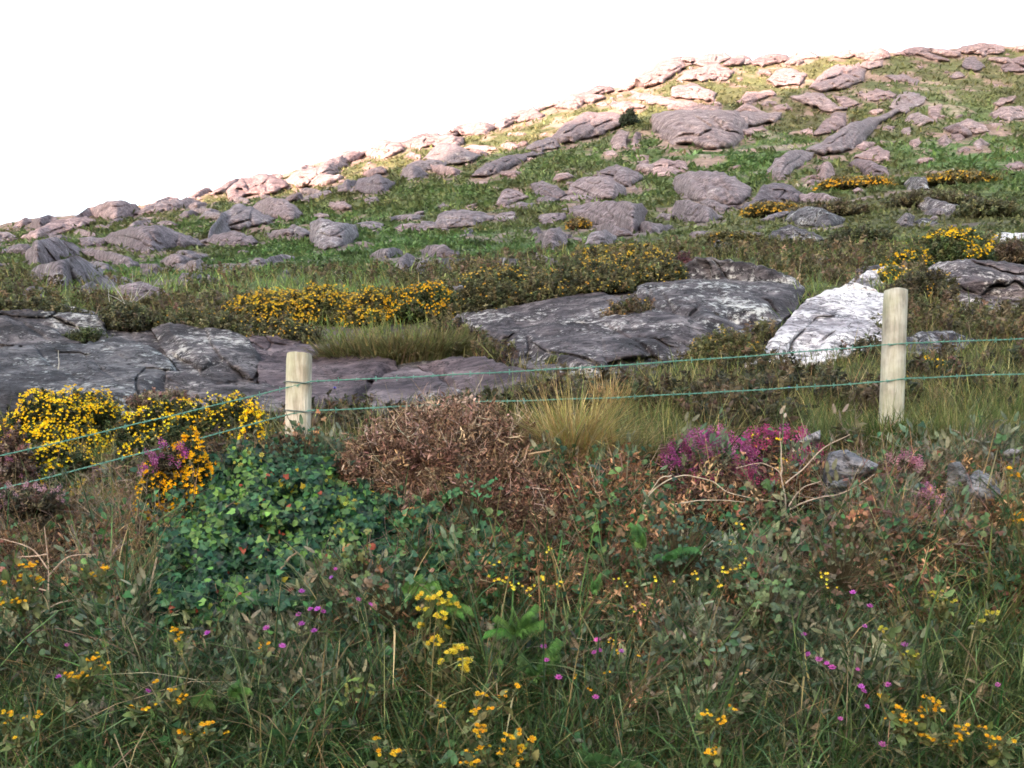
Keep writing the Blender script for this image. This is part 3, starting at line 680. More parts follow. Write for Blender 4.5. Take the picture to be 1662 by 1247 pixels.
# smaller stones and ledges breaking through the turf of the hill
def blob(cx, cy, w_, h_, rs):
    a = np.linspace(0, 2*np.pi, 11)[:-1] + rs.uniform(-.2, .2, 10); r = rs.uniform(.75, 1.1, 10)
    x = np.cos(a)*r*w_/2; y = np.sin(a)*r*h_/2; y = np.where(y > 0, y*.7, y)
    return np.stack([cx+x, cy+y+x*rs.uniform(-.25, .25)], -1)
rs = np.random.default_rng(41)
cnt = 0; tries = 0
SMALL = [('small weathered stone lying in the green turf of the lower hillside', 'scattered stones of the lower hillside'),
         ('small pinkish stone on the middle hillside', 'scattered stones of the middle hillside'),
         ('small pale stone high on the hill near the sunlit ridge', 'scattered stones of the upper hillside')]
while cnt < 190 and tries < 6000:
    tries += 1
    px_ = rs.uniform(-60, 1720); sk_ = float(np.interp(px_, SKX, SKY)); t_ = rs.uniform(0, 1)
    row_ = sk_+6 + t_*(440-sk_)
    if px_ > 1250 and row_ > 300 and rs.random() < .7: continue
    if any(inside(q, np.array([px_]), np.array([row_]))[0] for q in ALL_ROCK_POLYS): continue
    dens = .35+.9*float(fbm(px_/120, row_/45, 61, 3)) + (.35 if row_ < sk_+50 else 0)
    if rs.random() > dens: continue
    d_ = float(locate(px_, row_)[0])
    if not np.isfinite(d_): continue
    big = rs.random()**2.2
    w_ = 8+52*big; h_ = w_*rs.uniform(.22, .5)+1
    z = 0 if row_ > 330 + (0 if px_ < 800 else -20) else (2 if row_ < sk_+60 else 1)
    pg = blob(px_, row_, w_, h_, rs); ALL_ROCK_POLYS.append(pg)
    rock(pg, SMALL[z][0], 'hill_rock' if z else 'mid_rock', lean=.9, thick=.8, tilt=rs.uniform(-.5,.4), name='stone', cat='stone', group=SMALL[z][1], cfac=.45, back=1.5, step=2.2)
    cnt += 1
# rock breaking the skyline in long low backs
RL = ['low rock back on the skyline left of the domed sunlit rock', 'long rock back lying along the skyline of the sunlit ridge', 'low rock on the far right of the summit skyline']
x_ = 20.0; 
while x_ < 1680:
    w_ = rs.uniform(30, 85); y_ = float(np.interp(x_+w_/2, SKX, SKY)); y0_ = float(np.interp(x_, SKX, SKY)); y1_ = float(np.interp(x_+w_, SKX, SKY)); t_ = rs.uniform(3, 8); h_ = rs.uniform(7, 16)
    pg = np.array([(x_, y0_+h_*.8), (x_+w_*.12, y0_+rs.uniform(0, 3)), (x_+w_*.35, y_*.5+y0_*.5-t_*.6), (x_+w_*.65, y_*.5+y1_*.5-t_*.7), (x_+w_*.9, y1_), (x_+w_, y1_+h_*.7), (x_+w_*.6, (y_+y1_)/2+h_), (x_+w_*.3, (y_+y0_)/2+h_*1.1)])
    ALL_ROCK_POLYS.append(pg)
    lab = RL[0] if x_ < 135 else (RL[1] if x_ < 1180 else RL[2])
    rock(pg, lab, 'hill_rock', lean=1.3, thick=.45, tilt=-.3, name='rock', cat='rock', group='rock backs along the skyline', cfac=.3, back=1.6, step=1.6, rough=2.4)
    x_ += w_*rs.uniform(.8, 1.5)
# thin soil round every rock: bare bedrock showing at ground level
bare = np.zeros(X.shape, np.float32); vis = (ROWG-CUM) < 1.5
PXV = np.repeat(px_cols[None, :], len(dd), 0); nfar = int(np.searchsorted(dd, 24))
for pg in ALL_ROCK_POLYS:
    wpx_ = pg[:, 0].max()-pg[:, 0].min(); hpx_ = pg[:, 1].max()-pg[:, 1].min()
    g_ = grow(pg, .05*wpx_+2); g_[:, 1] += .08*hpx_+1
    i0, i1 = np.searchsorted(px_cols, [g_[:, 0].min(), g_[:, 0].max()])
    if i1 <= i0: continue
    sx_, sr_ = PXV[nfar:, i0:i1], ROWG[nfar:, i0:i1]
    m_ = (sr_ > g_[:, 1].min()) & (sr_ < g_[:, 1].max()) & vis[nfar:, i0:i1]
    if not m_.any(): continue
    jj_, kk_ = np.where(m_); ok_ = inside(g_, sx_[jj_, kk_], sr_[jj_, kk_]); bare[nfar+jj_[ok_], i0+kk_[ok_]] = 1
skm = np.interp(px_cols, SKX, SKY)[None, :]; ridge = np.clip(1-(ROWG-skm)/np.interp(px_cols, [0,300,900,1200,1700],[5,14,30,20,8])[None, :], 0, 1)*(Y > 120)
nb_ = fbm(X/6, Y/9, 501, 4); bare_f = np.clip(np.maximum(bare*np.clip(.70+nb_*2.2, 0, 1), np.clip((ridge*1.1+nb_*2.0-.3)*3, 0, 1)), 0, 1)
rockc = np.array([.25,.182,.176])*np.exp(.5*fbm(X/2.5, Y/5, 505, 4))[..., None]
rockc = lerp(rockc, np.array([.17,.145,.155])+0*rockc, np.clip((110-Y)/80, 0, 1)[..., None])
colr = lerp(colr, rockc, bare_f[..., None]*.9)
buf = np.ones((X.size, 4), np.float32); buf[:, :3] = colr.reshape(-1, 3); ter.data.color_attributes['Col'].data.foreach_set('color', buf.ravel())
def bare_at(x, y):
    ci = np.clip(np.round((x/y*F+CX-px_cols[0])/3.5).astype(int), 0, len(px_cols)-1); return bare_f[np.clip(np.searchsorted(dd, y), 0, len(dd)-1), ci]
print('stones', cnt, 'rocks', nrock)

# ------------------------------------------------------------------ plant templates: (verts, [faces], colour, mask) ; mask 1 = takes the plant's colour
def frames(dirs, yaw=None, toward=None):
    z = dirs/np.maximum(np.linalg.norm(dirs, axis=1, keepdims=True), 1e-9)
    if toward is None:
        yaw = rng.uniform(0, 2*np.pi, len(z)) if yaw is None else yaw
        t = np.stack([np.cos(yaw), np.sin(yaw), 0*yaw+.01], -1)
    else: t = toward
    x = t - (t*z).sum(1, keepdims=True)*z; x /= np.maximum(np.linalg.norm(x, axis=1, keepdims=True), 1e-6)
    y = np.cross(z, x)
    return np.stack([x, y, z], -1)      # columns
class Pile:
    def __init__(s): s.V = []; s.Fq = []; s.Ft = []; s.C = []; s.n = 0
    def add(s, tmpl, P0, R, S, col):
        V, Fs, TC, Mk = tmpl; n = len(P0)
        if n == 0: return
        S = np.asarray(S, float)
        if S.ndim == 0: S = np.full(n, float(S))
        if S.ndim == 1: S = np.repeat(S[:, None], 3, 1)
        W_ = np.einsum('nij,nkj->nki', R, V[None]*S[:, None, :]) + P0[:, None, :]
        c = Mk[None, :, None]*col[:, None, :]*TC[None] + (1-Mk)[None, :, None]*TC[None]
        c = c*np.ones((n, 1, 1))
        for f in Fs:
            f = np.asarray(f); g = (f[None] + (np.arange(n)*len(V))[:, None, None] + s.n).reshape(-1, f.shape[1])
            (s.Fq if f.shape[1] == 4 else s.Ft).append(g)
        s.V.append(W_.reshape(-1, 3)); s.C.append(c.reshape(-1, 3)); s.n += n*len(V)
    def build(s, name, mat, parent=None, origin=None):
        if s.n == 0: return None
        fs = []
        if s.Fq: fs.append(np.concatenate(s.Fq))
        if s.Ft: fs.append(np.concatenate(s.Ft))
        return mesh_obj(name, np.concatenate(s.V), fs, M[mat], parent, col=np.concatenate(s.C), origin=origin)
def blade_t(bend=.35, taper=1.0, n=4, base=(1,1,1), tip=(1.15,1.1,.9)):
    V = []; Cc = []
    for i in range(n):
        t = i/n; w_ = .5*(1-t**2*.75)
        V += [(bend*t*t, -w_, t-.25*bend*t*t), (bend*t*t, w_, t-.25*bend*t*t)]; Cc += [np.array(base)*(1-t)+np.array(tip)*t]*2
    V.append((bend, 0, 1-.25*bend)); Cc.append(tip)
    q = [(2*i, 2*i+1, 2*i+3, 2*i+2) for i in range(n-1)]; t3 = [(2*n-2, 2*n-1, 2*n)]
    return np.array(V, float), [q, t3], np.array(Cc, float), np.ones(len(V))
BL = [blade_t(b) for b in (.1, .35, .6, .95)]
BL3 = [blade_t(b, n=2) for b in (.1, .4, .7)]
def leaf_t(outline, fold=.12, droop=.15):
    pts = [(0, 0)] + outline + [(-a, b) for a, b in reversed(outline) if abs(a) > 1e-6]
    V = [(0, .45, 0)] + [(x, y, fold*abs(x)*2 - droop*y*y) for x, y in pts]
    k = len(pts); f = [(0, 1+i, 1+(i+1) % k) for i in range(k)]
    V = np.array(V, float)[:, [0, 2, 1]]; V[:, 1] *= -1
    # leaf lies in x/z plane, face along y; length along z
    TC = np.ones((len(V), 3)); TC[0] = 1.12
    return V, [f], TC, np.ones(len(V))
IVY = leaf_t([(.48, .08), (.36, .42), (.0, 1.0)]) , leaf_t([(.30, -.08), (.52, .30), (.26, .50), (0, 1.0)]), leaf_t([(.35, .15), (.40, .5), (.22, .8), (0, 1.0)])
OVAL = leaf_t([(.22, .12), (.30, .45), (.18, .8), (0, 1)])
LONG = leaf_t([(.10, .15), (.13, .5), (.07, .85), (0, 1)], .05, .3)
def merge_t(items):
    Vs, Fq, Ft, Cs, Ms = [], [], [], [], []; n = 0
    for V, Fs, TC, Mk in items:
        for f in Fs:
            f = np.asarray(f); (Fq if f.shape[1] == 4 else Ft).append(f+n)
        Vs.append(V); Cs.append(TC); Ms.append(Mk); n += len(V)
    Fs = []
    if Fq: Fs.append(np.concatenate(Fq))
    if Ft: Fs.append(np.concatenate(Ft))
    return np.concatenate(Vs), Fs, np.concatenate(Cs), np.concatenate(Ms)
def xf(t, loc=(0,0,0), d=(0,0,1), s=1.0, yaw=0.0, tint=None, mask=None):
    V, Fs, TC, Mk = t
    R = frames(np.array([d], float), np.array([float(yaw)]))[0]
    s = np.array(s if np.ndim(s) else (s, s, s), float)
    V2 = (R @ (V*s).T).T + np.array(loc)
    TC2 = TC*(1 if tint is None else np.array(tint)); M2 = Mk if mask is None else np.full(len(V), float(mask))
    return V2, Fs, TC2, M2
def tube_pts(pts, r0, r1=None, sides=4):
    """4 sided tube along points (k,3)"""
    pts = np.asarray(pts, float); k = len(pts); r1 = r0 if r1 is None else r1
    tan = np.gradient(pts, axis=0); tan /= np.maximum(np.linalg.norm(tan, axis=1, keepdims=True), 1e-9)
    ref = np.array([.3, .9, .2]); a = np.cross(tan, ref); a /= np.maximum(np.linalg.norm(a, axis=1, keepdims=True), 1e-9); b_ = np.cross(tan, a)
    rr = np.linspace(r0, r1, k)[:, None]
    ang = np.arange(sides)/sides*2*np.pi
    V = np.stack([pts + rr*(math.cos(t)*a + math.sin(t)*b_) for t in ang], 1).reshape(-1, 3)
    q = []
    for i in range(k-1):
        for j in range(sides): q.append((i*sides+j, i*sides+(j+1) % sides, (i+1)*sides+(j+1) % sides, (i+1)*sides+j))
    q.append(tuple(range(sides))) if sides == 4 else None
    return V, [q], np.ones((len(V), 3)), np.ones(len(V))
_r = np.random.default_rng(3)
def crook(n, wob, up=1.0, rs=_r):
    p = [np.zeros(3)]; d = np.array([0, 0, 1.0])
    for i in range(n):
        d = d + rs.normal(0, wob, 3); d /= np.linalg.norm(d); p.append(p[-1]+d/n)
    return np.array(p)
TWIG = [tube_pts(crook(6, .28), .5, .25, 3) for _ in range(5)]           # radii scaled through x/y? handled below
def stick_t(wob, r, n=6, branches=2):
    items = []; p = crook(n, wob); items.append(tube_pts(p, r, r*.4, 3))
    for b_ in range(branches):
        i = _r.integers(1, n); q = crook(4, wob)*_r.uniform(.25, .5)
        R = frames(np.array([_r.normal(0, .8, 3)+np.array([0, 0, .8])]))[0]
        items.append(tube_pts((R@q.T).T+p[i], r*.7, r*.3, 3))
    return merge_t(items)
STICK = [stick_t(.22, .008, 6, 3) for _ in range(6)]
CURLY = []                                                            # dead bracken: crooked stalk with shrivelled fronds
for _ in range(7):
    it = [stick_t(.35, .012, 5, 2)]
    for k in range(16):
        d_ = _r.normal(0, 1, 3); it.append(xf(LONG, _r.normal(0, .22, 3)+np.array([0,0,.5]), d_, (.40*_r.uniform(.5,1), .4, .34*_r.uniform(.5,1)), _r.uniform(0, 6), tint=np.full(3, _r.uniform(.6, 1.5))))
    CURLY.append(merge_t(it))
GREY = []                                                             # wiry knapweed stalks: many fine forks
for _ in range(6):
    it = [stick_t(.15, .007, 6, 6)]
    for k in range(9):
        d_ = _r.normal(0, .6, 3)+np.array([0,0,.9]); it.append(xf(LONG, np.array([_r.normal(0,.06), _r.normal(0,.06), _r.uniform(.1,.9)]), d_, (.28, .12, .20), _r.uniform(0, 6)))
    GREY.append(merge_t(it))
SPRIG = []                                                            # gorse / heather shoot: stem beset with spines
for _ in range(5):
    it = [tube_pts(crook(4, .12), .02, .008, 3)]
    for k in range(22):
        z_ = _r.uniform(.1, 1.0); a_ = _r.uniform(0, 6.28); d_ = (math.cos(a_), math.sin(a_), _r.uniform(.2, 1.1))
        it.append(xf(LONG, (0, 0, z_), d_, (.45, .3, _r.uniform(.15, .30)), _r.uniform(0, 6), tint=np.full(3, _r.uniform(.7, 1.35))))
    SPRIG.append(merge_t(it))
def bloss(n=5, r=.5, cup=.4):
    it = []
    for k in range(n):
        a_ = k*6.283/n; it.append(xf(OVAL, (0,0,0), (math.cos(a_), math.sin(a_), cup), (1.6*r, r, 1.0*r*2), a_+1.57))
    return merge_t(it)
FLOWER = bloss(5, .5, .7)
POM = merge_t([bloss(7, .5, .3), xf(bloss(6, .42, 1.2), (0,0,.05)), xf(bloss(4, .3, 3.), (0,0,.1))])
def spike_fl():
    it = []
    for k in range(16):
        z_ = k/16; a_ = k*2.4; it.append(xf(OVAL, (.05*math.cos(a_), .05*math.sin(a_), z_), (math.cos(a_), math.sin(a_), .3), (.30*(1.1-z_*.6),)*3, a_, tint=np.full(3, _r.uniform(.75, 1.3))))
    return merge_t(it)
FSPIKE = spike_fl()
def frond_t(curl=.25):
    it = []; n = 13
    pts = np.array([(curl*t*t, 0, t*(1-.12*t)) for t in np.linspace(0, 1, 9)]); it.append(tube_pts(pts, .012, .004, 3))
    for k in range(1, n*2):
        t = k/(n*2); p = (curl*t*t, 0, t*(1-.12*t)); L = .34*math.sin(math.pi*min(1, (t*.93+.07)))**.8*(1.1-t)+.03
        for sg in (-1, 1):
            V, Fs, TC, Mk = LONG
            R = frames(np.array([[.25*1, sg*1.0, .55]]), toward=np.array([[1., 0, .2]]))[0]
            V2 = (R@(V[:, [1,0,2]]*np.array([1, .075, L])).T).T + np.array(p)
            it.append((V2, Fs, TC*_r.uniform(.85, 1.15), Mk))
    return merge_t(it)
FROND = [frond_t(.15), frond_t(.45), frond_t(.8)]
TRIF = merge_t([xf(OVAL, (0,0,0), (0,-.1,1), (1.3,1,1), 0), xf(OVAL, (0,0,0), (.9,-.1,.35), (1.2,1,.85), 0), xf(OVAL, (0,0,0), (-.9,-.1,.35), (1.2,1,.85), 0)])

def pal(n, cols, wts=None, var=.25, hv=.08):
    cols = np.array(cols, float); wts = None if wts is None else np.array(wts)/sum(wts)
    c = cols[rng.choice(len(cols), n, p=wts)]
    return c*np.exp(rng.normal(0, var, (n, 1)))*np.exp(rng.normal(0, hv, (n, 3)))
def vary(base, n, **k): return pal(n, [base], **k)
GREENS = [(.075,.145,.060),(.13,.20,.085),(.038,.090,.045),(.24,.29,.15)]
DRY = [(.34,.27,.15),(.24,.18,.10),(.42,.36,.24),(.20,.15,.11)]
RUST = [(.22,.12,.065),(.13,.07,.045),(.34,.20,.12),(.08,.047,.034)]
DARKLEAF = [(.030,.085,.035),(.050,.13,.045),(.025,.065,.038),(.09,.16,.05)]
BRAMBLE = [(.055,.12,.05),(.09,.15,.06),(.15,.10,.06),(.16,.07,.05),(.035,.08,.04),(.07,.13,.05)]
GREYST = [(.13,.165,.105),(.20,.215,.145),(.085,.13,.085),(.24,.215,.15)]
GORSE = [(.045,.065,.026),(.065,.085,.03),(.030,.045,.020),(.09,.085,.04)]
HEATH = [(.075,.06,.035),(.05,.055,.03),(.10,.07,.05),(.13,.10,.06),(.04,.04,.025)]
def outward(n, spread=.5, fwd=-.35, up=.8):
    return np.stack([rng.normal(0, spread, n), rng.normal(fwd, spread, n), np.full(n, up)+rng.normal(0, .15, n)], -1)
def grass_to(pile, Pg, L, Wd, cols, spread=.35, fwd=-.25, lib=None):
    n = len(Pg)
    if n == 0: return
    lib = lib or BL; k = rng.integers(0, len(lib), n); D = outward(n, spread, fwd, 1.0)
    tw = D.copy(); tw[:, 2] = -.2; tw += rng.normal(0, .25, (n, 3))
    R = frames(D, toward=tw)
    for i in range(len(lib)):
        m_ = k == i; S = np.stack([L[m_], Wd[m_], L[m_]], -1); pile.add(lib[i], Pg[m_], R[m_], S, cols[m_])
def lib_to(pile, lib, Pg, S, cols, D=None, toward=None):
    n = len(Pg)
    if n == 0: return
    k = rng.integers(0, len(lib), n); D = outward(n) if D is None else D; R = frames(D, toward=toward)
    S = np.asarray(S)
    for i in range(len(lib)):
        m_ = k == i; pile.add(lib[i], Pg[m_], R[m_], S[m_], cols[m_])
def face_cam(n, j=.55, up=.45):
    """leaf blades hang with their faces outwards from the bank"""
    nrm = np.stack([rng.normal(0, j, n), -np.ones(n)*.9+rng.normal(0, j*.5, n), up+rng.normal(0, j, n)], -1)
    nrm /= np.linalg.norm(nrm, axis=1, keepdims=True)
    d = np.stack([rng.normal(0, .8, n), rng.normal(0, .3, n), -.5+rng.normal(0, .7, n)], -1)
    x = np.cross(d, nrm)
    return d - (d*nrm).sum(1, keepdims=True)*nrm, x
def leaves_to(pile, lib, Pg, S, cols, j=.55):
    n = len(Pg)
    if n == 0: return
    d, x = face_cam(n, j); lib_to(pile, lib, Pg, S, cols, d, x)
def ground_at(px, row):
    d = locate(px, row); ok = np.isfinite(d); px, row, d = px[ok], row[ok], d[ok]
    Q = P(px, row, d); Q[:, 2] = gz(Q[:, 0], Q[:, 1]); return Q, px, row, d
ivy_pg = np.array([(395,728),(470,718),(545,725),(600,760),(660,800),(700,850),(690,900),(640,930),(600,1000),(480,1010),(380,1040),(300,1050),(215,1010),(205,930),(250,850),(300,800),(340,745)], float)
br_pg = np.array([(560,742),(600,712),(650,688),(705,672),(760,668),(810,682),(850,712),(870,745),(905,790),(925,840),(905,890),(850,905),(800,870),(740,850),(650,830),(590,790),(540,760)], float)

# ------------------------------------------------------------------ ground cover of the roadside bank (nobody could count it)
# kind: list of (centre column, centre row, half width, half height, weight) on the bank as the photograph shows it
FIELD = {
 'grass':  [(830,1230,1200,120,.9),(800,1060,170,120,.55),(1250,1100,160,110,.6),(300,1180,300,90,.5),(1560,1050,120,110,1.0),(560,870,90,70,.3),(200,1000,180,60,.2),(1600,1220,200,90,.8),(950,1180,160,80,.6)],
 'dry':    [(120,860,170,80,2.2),(230,790,60,50,1.2),(1150,1230,70,60,1.1),(1540,870,90,60,.7),(1450,900,60,90,.6),(1360,740,150,30,.3),(1000,1150,150,70,.25),(830,770,60,20,.2),(1100,930,120,70,.3),(50,1180,120,80,.3)],
 'leaf':   [(400,880,230,130,1.1),(680,850,120,80,.9),(700,980,90,90,.7),(1180,900,160,80,.9),(1000,860,120,50,.7),(100,1000,110,60,.7),(1330,960,140,70,.7),(350,1000,140,70,.8),(700,1230,60,40,.5),(180,1230,160,40,.6),(520,1190,130,50,.6),(900,1010,120,60,.6),(1300,1060,160,60,.45),(1000,1220,90,40,.7),(820,900,120,50,.5)],
 'bramble':[(60,960,120,60,.7),(1350,880,150,70,1.0),(1480,930,120,70,.8),(650,940,60,70,.6),(1250,960,120,60,.7),(40,830,80,50,.5),(900,850,120,40,.5)],
 'rust':   [(960,930,130,60,1.0),(1080,1030,110,70,.8),(620,1060,70,70,.7),(1560,880,120,60,.9),(780,860,120,50,.9),(1000,800,110,50,.9),(1230,800,120,40,.7),(100,880,140,60,.9),(420,1090,90,60,.6),(900,1170,160,60,.4),(1400,990,160,60,.5),(1000,1000,80,60,.7)],
 'grey':   [(490,1040,110,110,1.4),(350,1130,170,90,.9),(1290,1080,150,120,1.2),(180,1090,160,70,.7),(1050,1110,160,90,.8),(1180,1120,130,80,.6),(40,1040,90,80,.4),(1450,1130,120,80,.7)]}
NB = 98000
bpx = rng.uniform(-560, 2260, NB); brow = rng.uniform(715, 1430, NB)
wts = []
for k_ in FIELD:
    v_ = np.full(NB, {'bramble': .012, 'rust': .02}.get(k_, .04))
    for (cx, cy, rx, ry, a_) in FIELD[k_]: v_ += a_*np.exp(-(((bpx-cx)/rx)**2+((brow-cy)/ry)**2))
    v_ *= np.exp(1.3*fbm(bpx/60, brow/60, 200+len(wts), 4)); wts.append(v_)
wts = np.array(wts); wts /= wts.sum(0)
pick = (wts.cumsum(0) < rng.random(NB)[None]).sum(0)
shift = rng.uniform(15, 55, NB)
Q, qx, qr, qd = ground_at(bpx, np.minimum(brow+shift, 1500)); okb = np.isfinite(locate(bpx, np.minimum(brow+shift, 1500)))
pick = pick[okb]; br = brow[okb]; patch = np.exp(.95*fbm(qx/45, br/38, 231, 4))
near_b = (qd < 5.25) & ~inside(grow(ivy_pg, -22), qx, br) & ~(inside(grow(br_pg, -14), qx, br))
for (cx, cy, rx, ry) in [(850,1012,70,62),(715,1015,56,72),(748,1065,40,45),(1040,862,26,46),(700,955,75,30),(1150,758,95,42),(1260,760,80,50),(1390,768,62,46),(1560,808,66,44),(1180,820,120,40),(1500,835,40,30),(1115,880,50,26),(1320,715,30,20)]:
    near_b &= ~((((qx-cx)/rx)**2+((br-cy)/ry)**2 < 1) & (rng.random(len(qx)) < .62))
near_b = near_b; Q, qx, qr, qd, pick, br = Q[near_b], qx[near_b], qr[near_b], qd[near_b], pick[near_b], br[near_b]; patch = patch[near_b]
# the bank is lumpy: plants bulge over it in clumps with dark hollows between them
lumpb = fbm(qx/85, br/62, 261, 3)*1.5; kb_ = (lumpb > -.08) | (rng.random(len(qx)) < .20)
Q, qx, qr, qd, pick, br, patch, lumpb = Q[kb_], qx[kb_], qr[kb_], qd[kb_], pick[kb_], br[kb_], patch[kb_], lumpb[kb_]
hb_ = np.clip(lumpb, 0, .8)*.34*rng.uniform(.25, 1, len(qx))**.5*np.clip((4.75-qd)/.3, .15, 1); Q = Q+np.stack([0*hb_, -.8*hb_, .55*hb_], -1)
def lift(Pt, lo, hi):
    h = rng.uniform(lo, hi, len(Pt)); R_ = Pt.copy(); R_[:, 1] -= h*.75; R_[:, 2] += h*.65; return R_
def sub(k): return Q[pick == k], qx[pick == k], br[pick == k]
# clumping colour
g, gx_, gr_ = sub(0); p = Pile(); n = len(g)
lightg = np.exp(-(((gx_-1570)/110)**2+((gr_-1060)/90)**2))
cg = pal(n, GREENS, (.42,.26,.28,.04))*patch[pick == 0][:, None]; cl = vary((.17,.22,.09), n); m_ = rng.random(n) < lightg*.8; cg[m_] = cl[m_]
teal = rng.random(n) < np.exp(-(((gx_-1270)/150)**2+((gr_-1110)/110)**2)); cg[teal] = vary((.055,.10,.055), n)[teal]
for rep in range(3):
    gg = g + rng.normal(0, .025, g.shape); cc = cg*np.exp(rng.normal(0, .2, (n, 1)))
    if rep == 2: dm = rng.random(n) < .3; cc[dm] = pal(n, DRY)[dm]
    grass_to(p, gg, rng.gamma(7, .034, n)*(1+.25*rep)*np.where(gg[:, 1] > 4.6, .5, 1), rng.uniform(.0035, .0085, n), cc, .6, -.4)
m_ = rng.random(len(Q)) < np.clip(.38+1.5*fbm(qx/60, br/45, 241, 3)+np.clip((br-1000)/500, -.25, .2), .04, .8); gg = Q[m_]+rng.normal(0, .03, (m_.sum(), 3)); k_ = len(gg)
mixd = np.clip(.35+.5*fbm(gg[:, 0]/.5, gg[:, 2]/.5, 221, 3), .05, .9); c1 = pal(k_, GREENS, (.42,.26,.25,.07)); dd_ = rng.random(k_) < mixd; c1[dd_] = pal(k_, DRY)[dd_]
top_ = gg[:, 1] > 4.6
grass_to(p, gg, rng.gamma(6, .026, k_)*np.where(top_, .5, 1), rng.uniform(.0025, .0055, k_), c1*patch[m_][:, None], .6, -.35)
tag(p.build('bank_grass', 'grass'), 'long tangled green grass growing all over the roadside bank', 'grass', kind='stuff')
g, gx_, gr_ = sub(1); p = Pile(); n = len(g)
for rep in range(3):
    grass_to(p, g+rng.normal(0, .03, g.shape), rng.gamma(6, .034, n)*np.where(g[:, 1] > 4.6, .55, 1), rng.uniform(.002, .0045, n), pal(n, DRY, None, .3)*np.where(gx_ < 400, 1.15, .95)[:, None]*np.array([1,.90,.92]), .6, -.3)
lib_to(p, STICK, g[::2], rng.uniform(.10, .24, len(g[::2])), pal(len(g[::2]), [(.27,.20,.17),(.36,.29,.24)]))
tag(p.build('dry_grass', 'grass'), 'bleached dry grass and stalks on the roadside bank', 'dry grass', kind='stuff')
g, gx_, gr_ = sub(2); p = Pile()
for rep in range(2):
    n = len(g); leaves_to(p, list(IVY)+[OVAL], lift(g+rng.normal(0, .03, g.shape), .01, .16), rng.uniform(.014, .040, n), pal(n, DARKLEAF, (.34,.3,.24,.12), .3))
lib_to(p, STICK, g[::4], rng.uniform(.12, .3, len(g[::4])), pal(len(g[::4]), RUST))
tag(p.build('undergrowth', 'leaf'), 'dark green leafy undergrowth covering the roadside bank', 'undergrowth', kind='stuff')
g, gx_, gr_ = sub(3); p = Pile(); n = len(g)
for rep in range(2):
    leaves_to(p, [TRIF, OVAL, IVY[2]], lift(g+rng.normal(0, .03, g.shape), .01, .16), rng.uniform(.014, .036, n), pal(n, BRAMBLE, None, .3))
lib_to(p, STICK, g[::2], rng.uniform(.12, .28, len(g[::2])), pal(len(g[::2]), [(.20,.13,.11),(.28,.21,.18)]))
tag(p.build('bramble_undergrowth', 'leaf'), 'reddish and green bramble leaves tangled over the roadside bank', 'brambles', kind='stuff')
g, gx_, gr_ = sub(4); p = Pile(); n = len(g)
lib_to(p, CURLY, lift(g, 0, .08), rng.uniform(.06, .13, n), pal(n, RUST, None, .3), D=outward(n, .9, -.4, .3))
grass_to(p, g[::2], rng.gamma(6, .025, len(g[::2])), rng.uniform(.002, .004, len(g[::2])), pal(len(g[::2]), RUST+DRY[:2]), .7, -.3)
tag(p.build('dead_bracken_litter', 'stem'), 'rusty brown dead fern litter lying over the roadside bank', 'dead ferns', kind='stuff')
g, gx_, gr_ = sub(5); p = Pile(); n = len(g)
lib_to(p, GREY, g, rng.uniform(.12, .27, n), pal(n, GREYST, None, .28), D=outward(n, .35, -.3, 1))
g2 = g[::5]; leaves_to(p, [LONG], lift(g2, .05, .25), rng.uniform(.02, .05, len(g2)), pal(len(g2), [(.07,.10,.07),(.10,.12,.085)]))
tag(p.build('wiry_stalks', 'leaf'), 'grey green wiry flower stalks crowding the lower roadside bank', 'weeds', kind='stuff')

# rough grass and heather of the field between the fence and the outcrop
NF = 36000
fpx = rng.uniform(-560, 2260, NF); frow = rng.uniform(560, 860, NF)
Qf, fx, fr, fd = ground_at(fpx, frow)
ok = (fd > 4.85) & (fd < 10.5)
for pg in NEAR_POLYS:
    c_ = pg.mean(0); sh = c_+(pg-c_)*.93
    ok &= ~(inside(sh, fx, fr) & (fd > 8.4))
Qf, fx, fr, fd = Qf[ok], fx[ok], fr[ok], fd[ok]; n = len(Qf)
t1 = fbm(Qf[:, 0]/.8, Qf[:, 1]/1.2, 301, 3)
colf = pal(n, [(.12,.125,.05),(.085,.11,.04),(.20,.17,.085),(.055,.075,.03)], (.35,.25,.25,.15), .25)
br_ = t1 > .12; colf[br_] = pal(n, HEATH+[(.22,.17,.10)], None, .3)[br_]
p = Pile()
for rep in range(3):
    hgt = rng.gamma(6, .022+.004*rep, n)*np.where(fd > 8, .8, 1.0)
    grass_to(p, Qf+rng.normal(0, .03, Qf.shape)*np.array([1,1,0]), hgt, rng.uniform(.003, .006, n)*fd/6.5, 1.35*colf*np.exp(rng.normal(0, .2, (n, 1))), .4, -.1, BL3)
m2 = br_ & (rng.random(n) < .5)
lib_to(p, SPRIG, Qf[m2], rng.uniform(.10, .2, m2.sum()), pal(m2.sum(), HEATH, None, .3), D=outward(m2.sum(), .5, -.2, 1))
tag(p.build('field_grass', 'grass'), 'rough olive grass and dry heather in the field behind the fence', 'grass', kind='stuff')

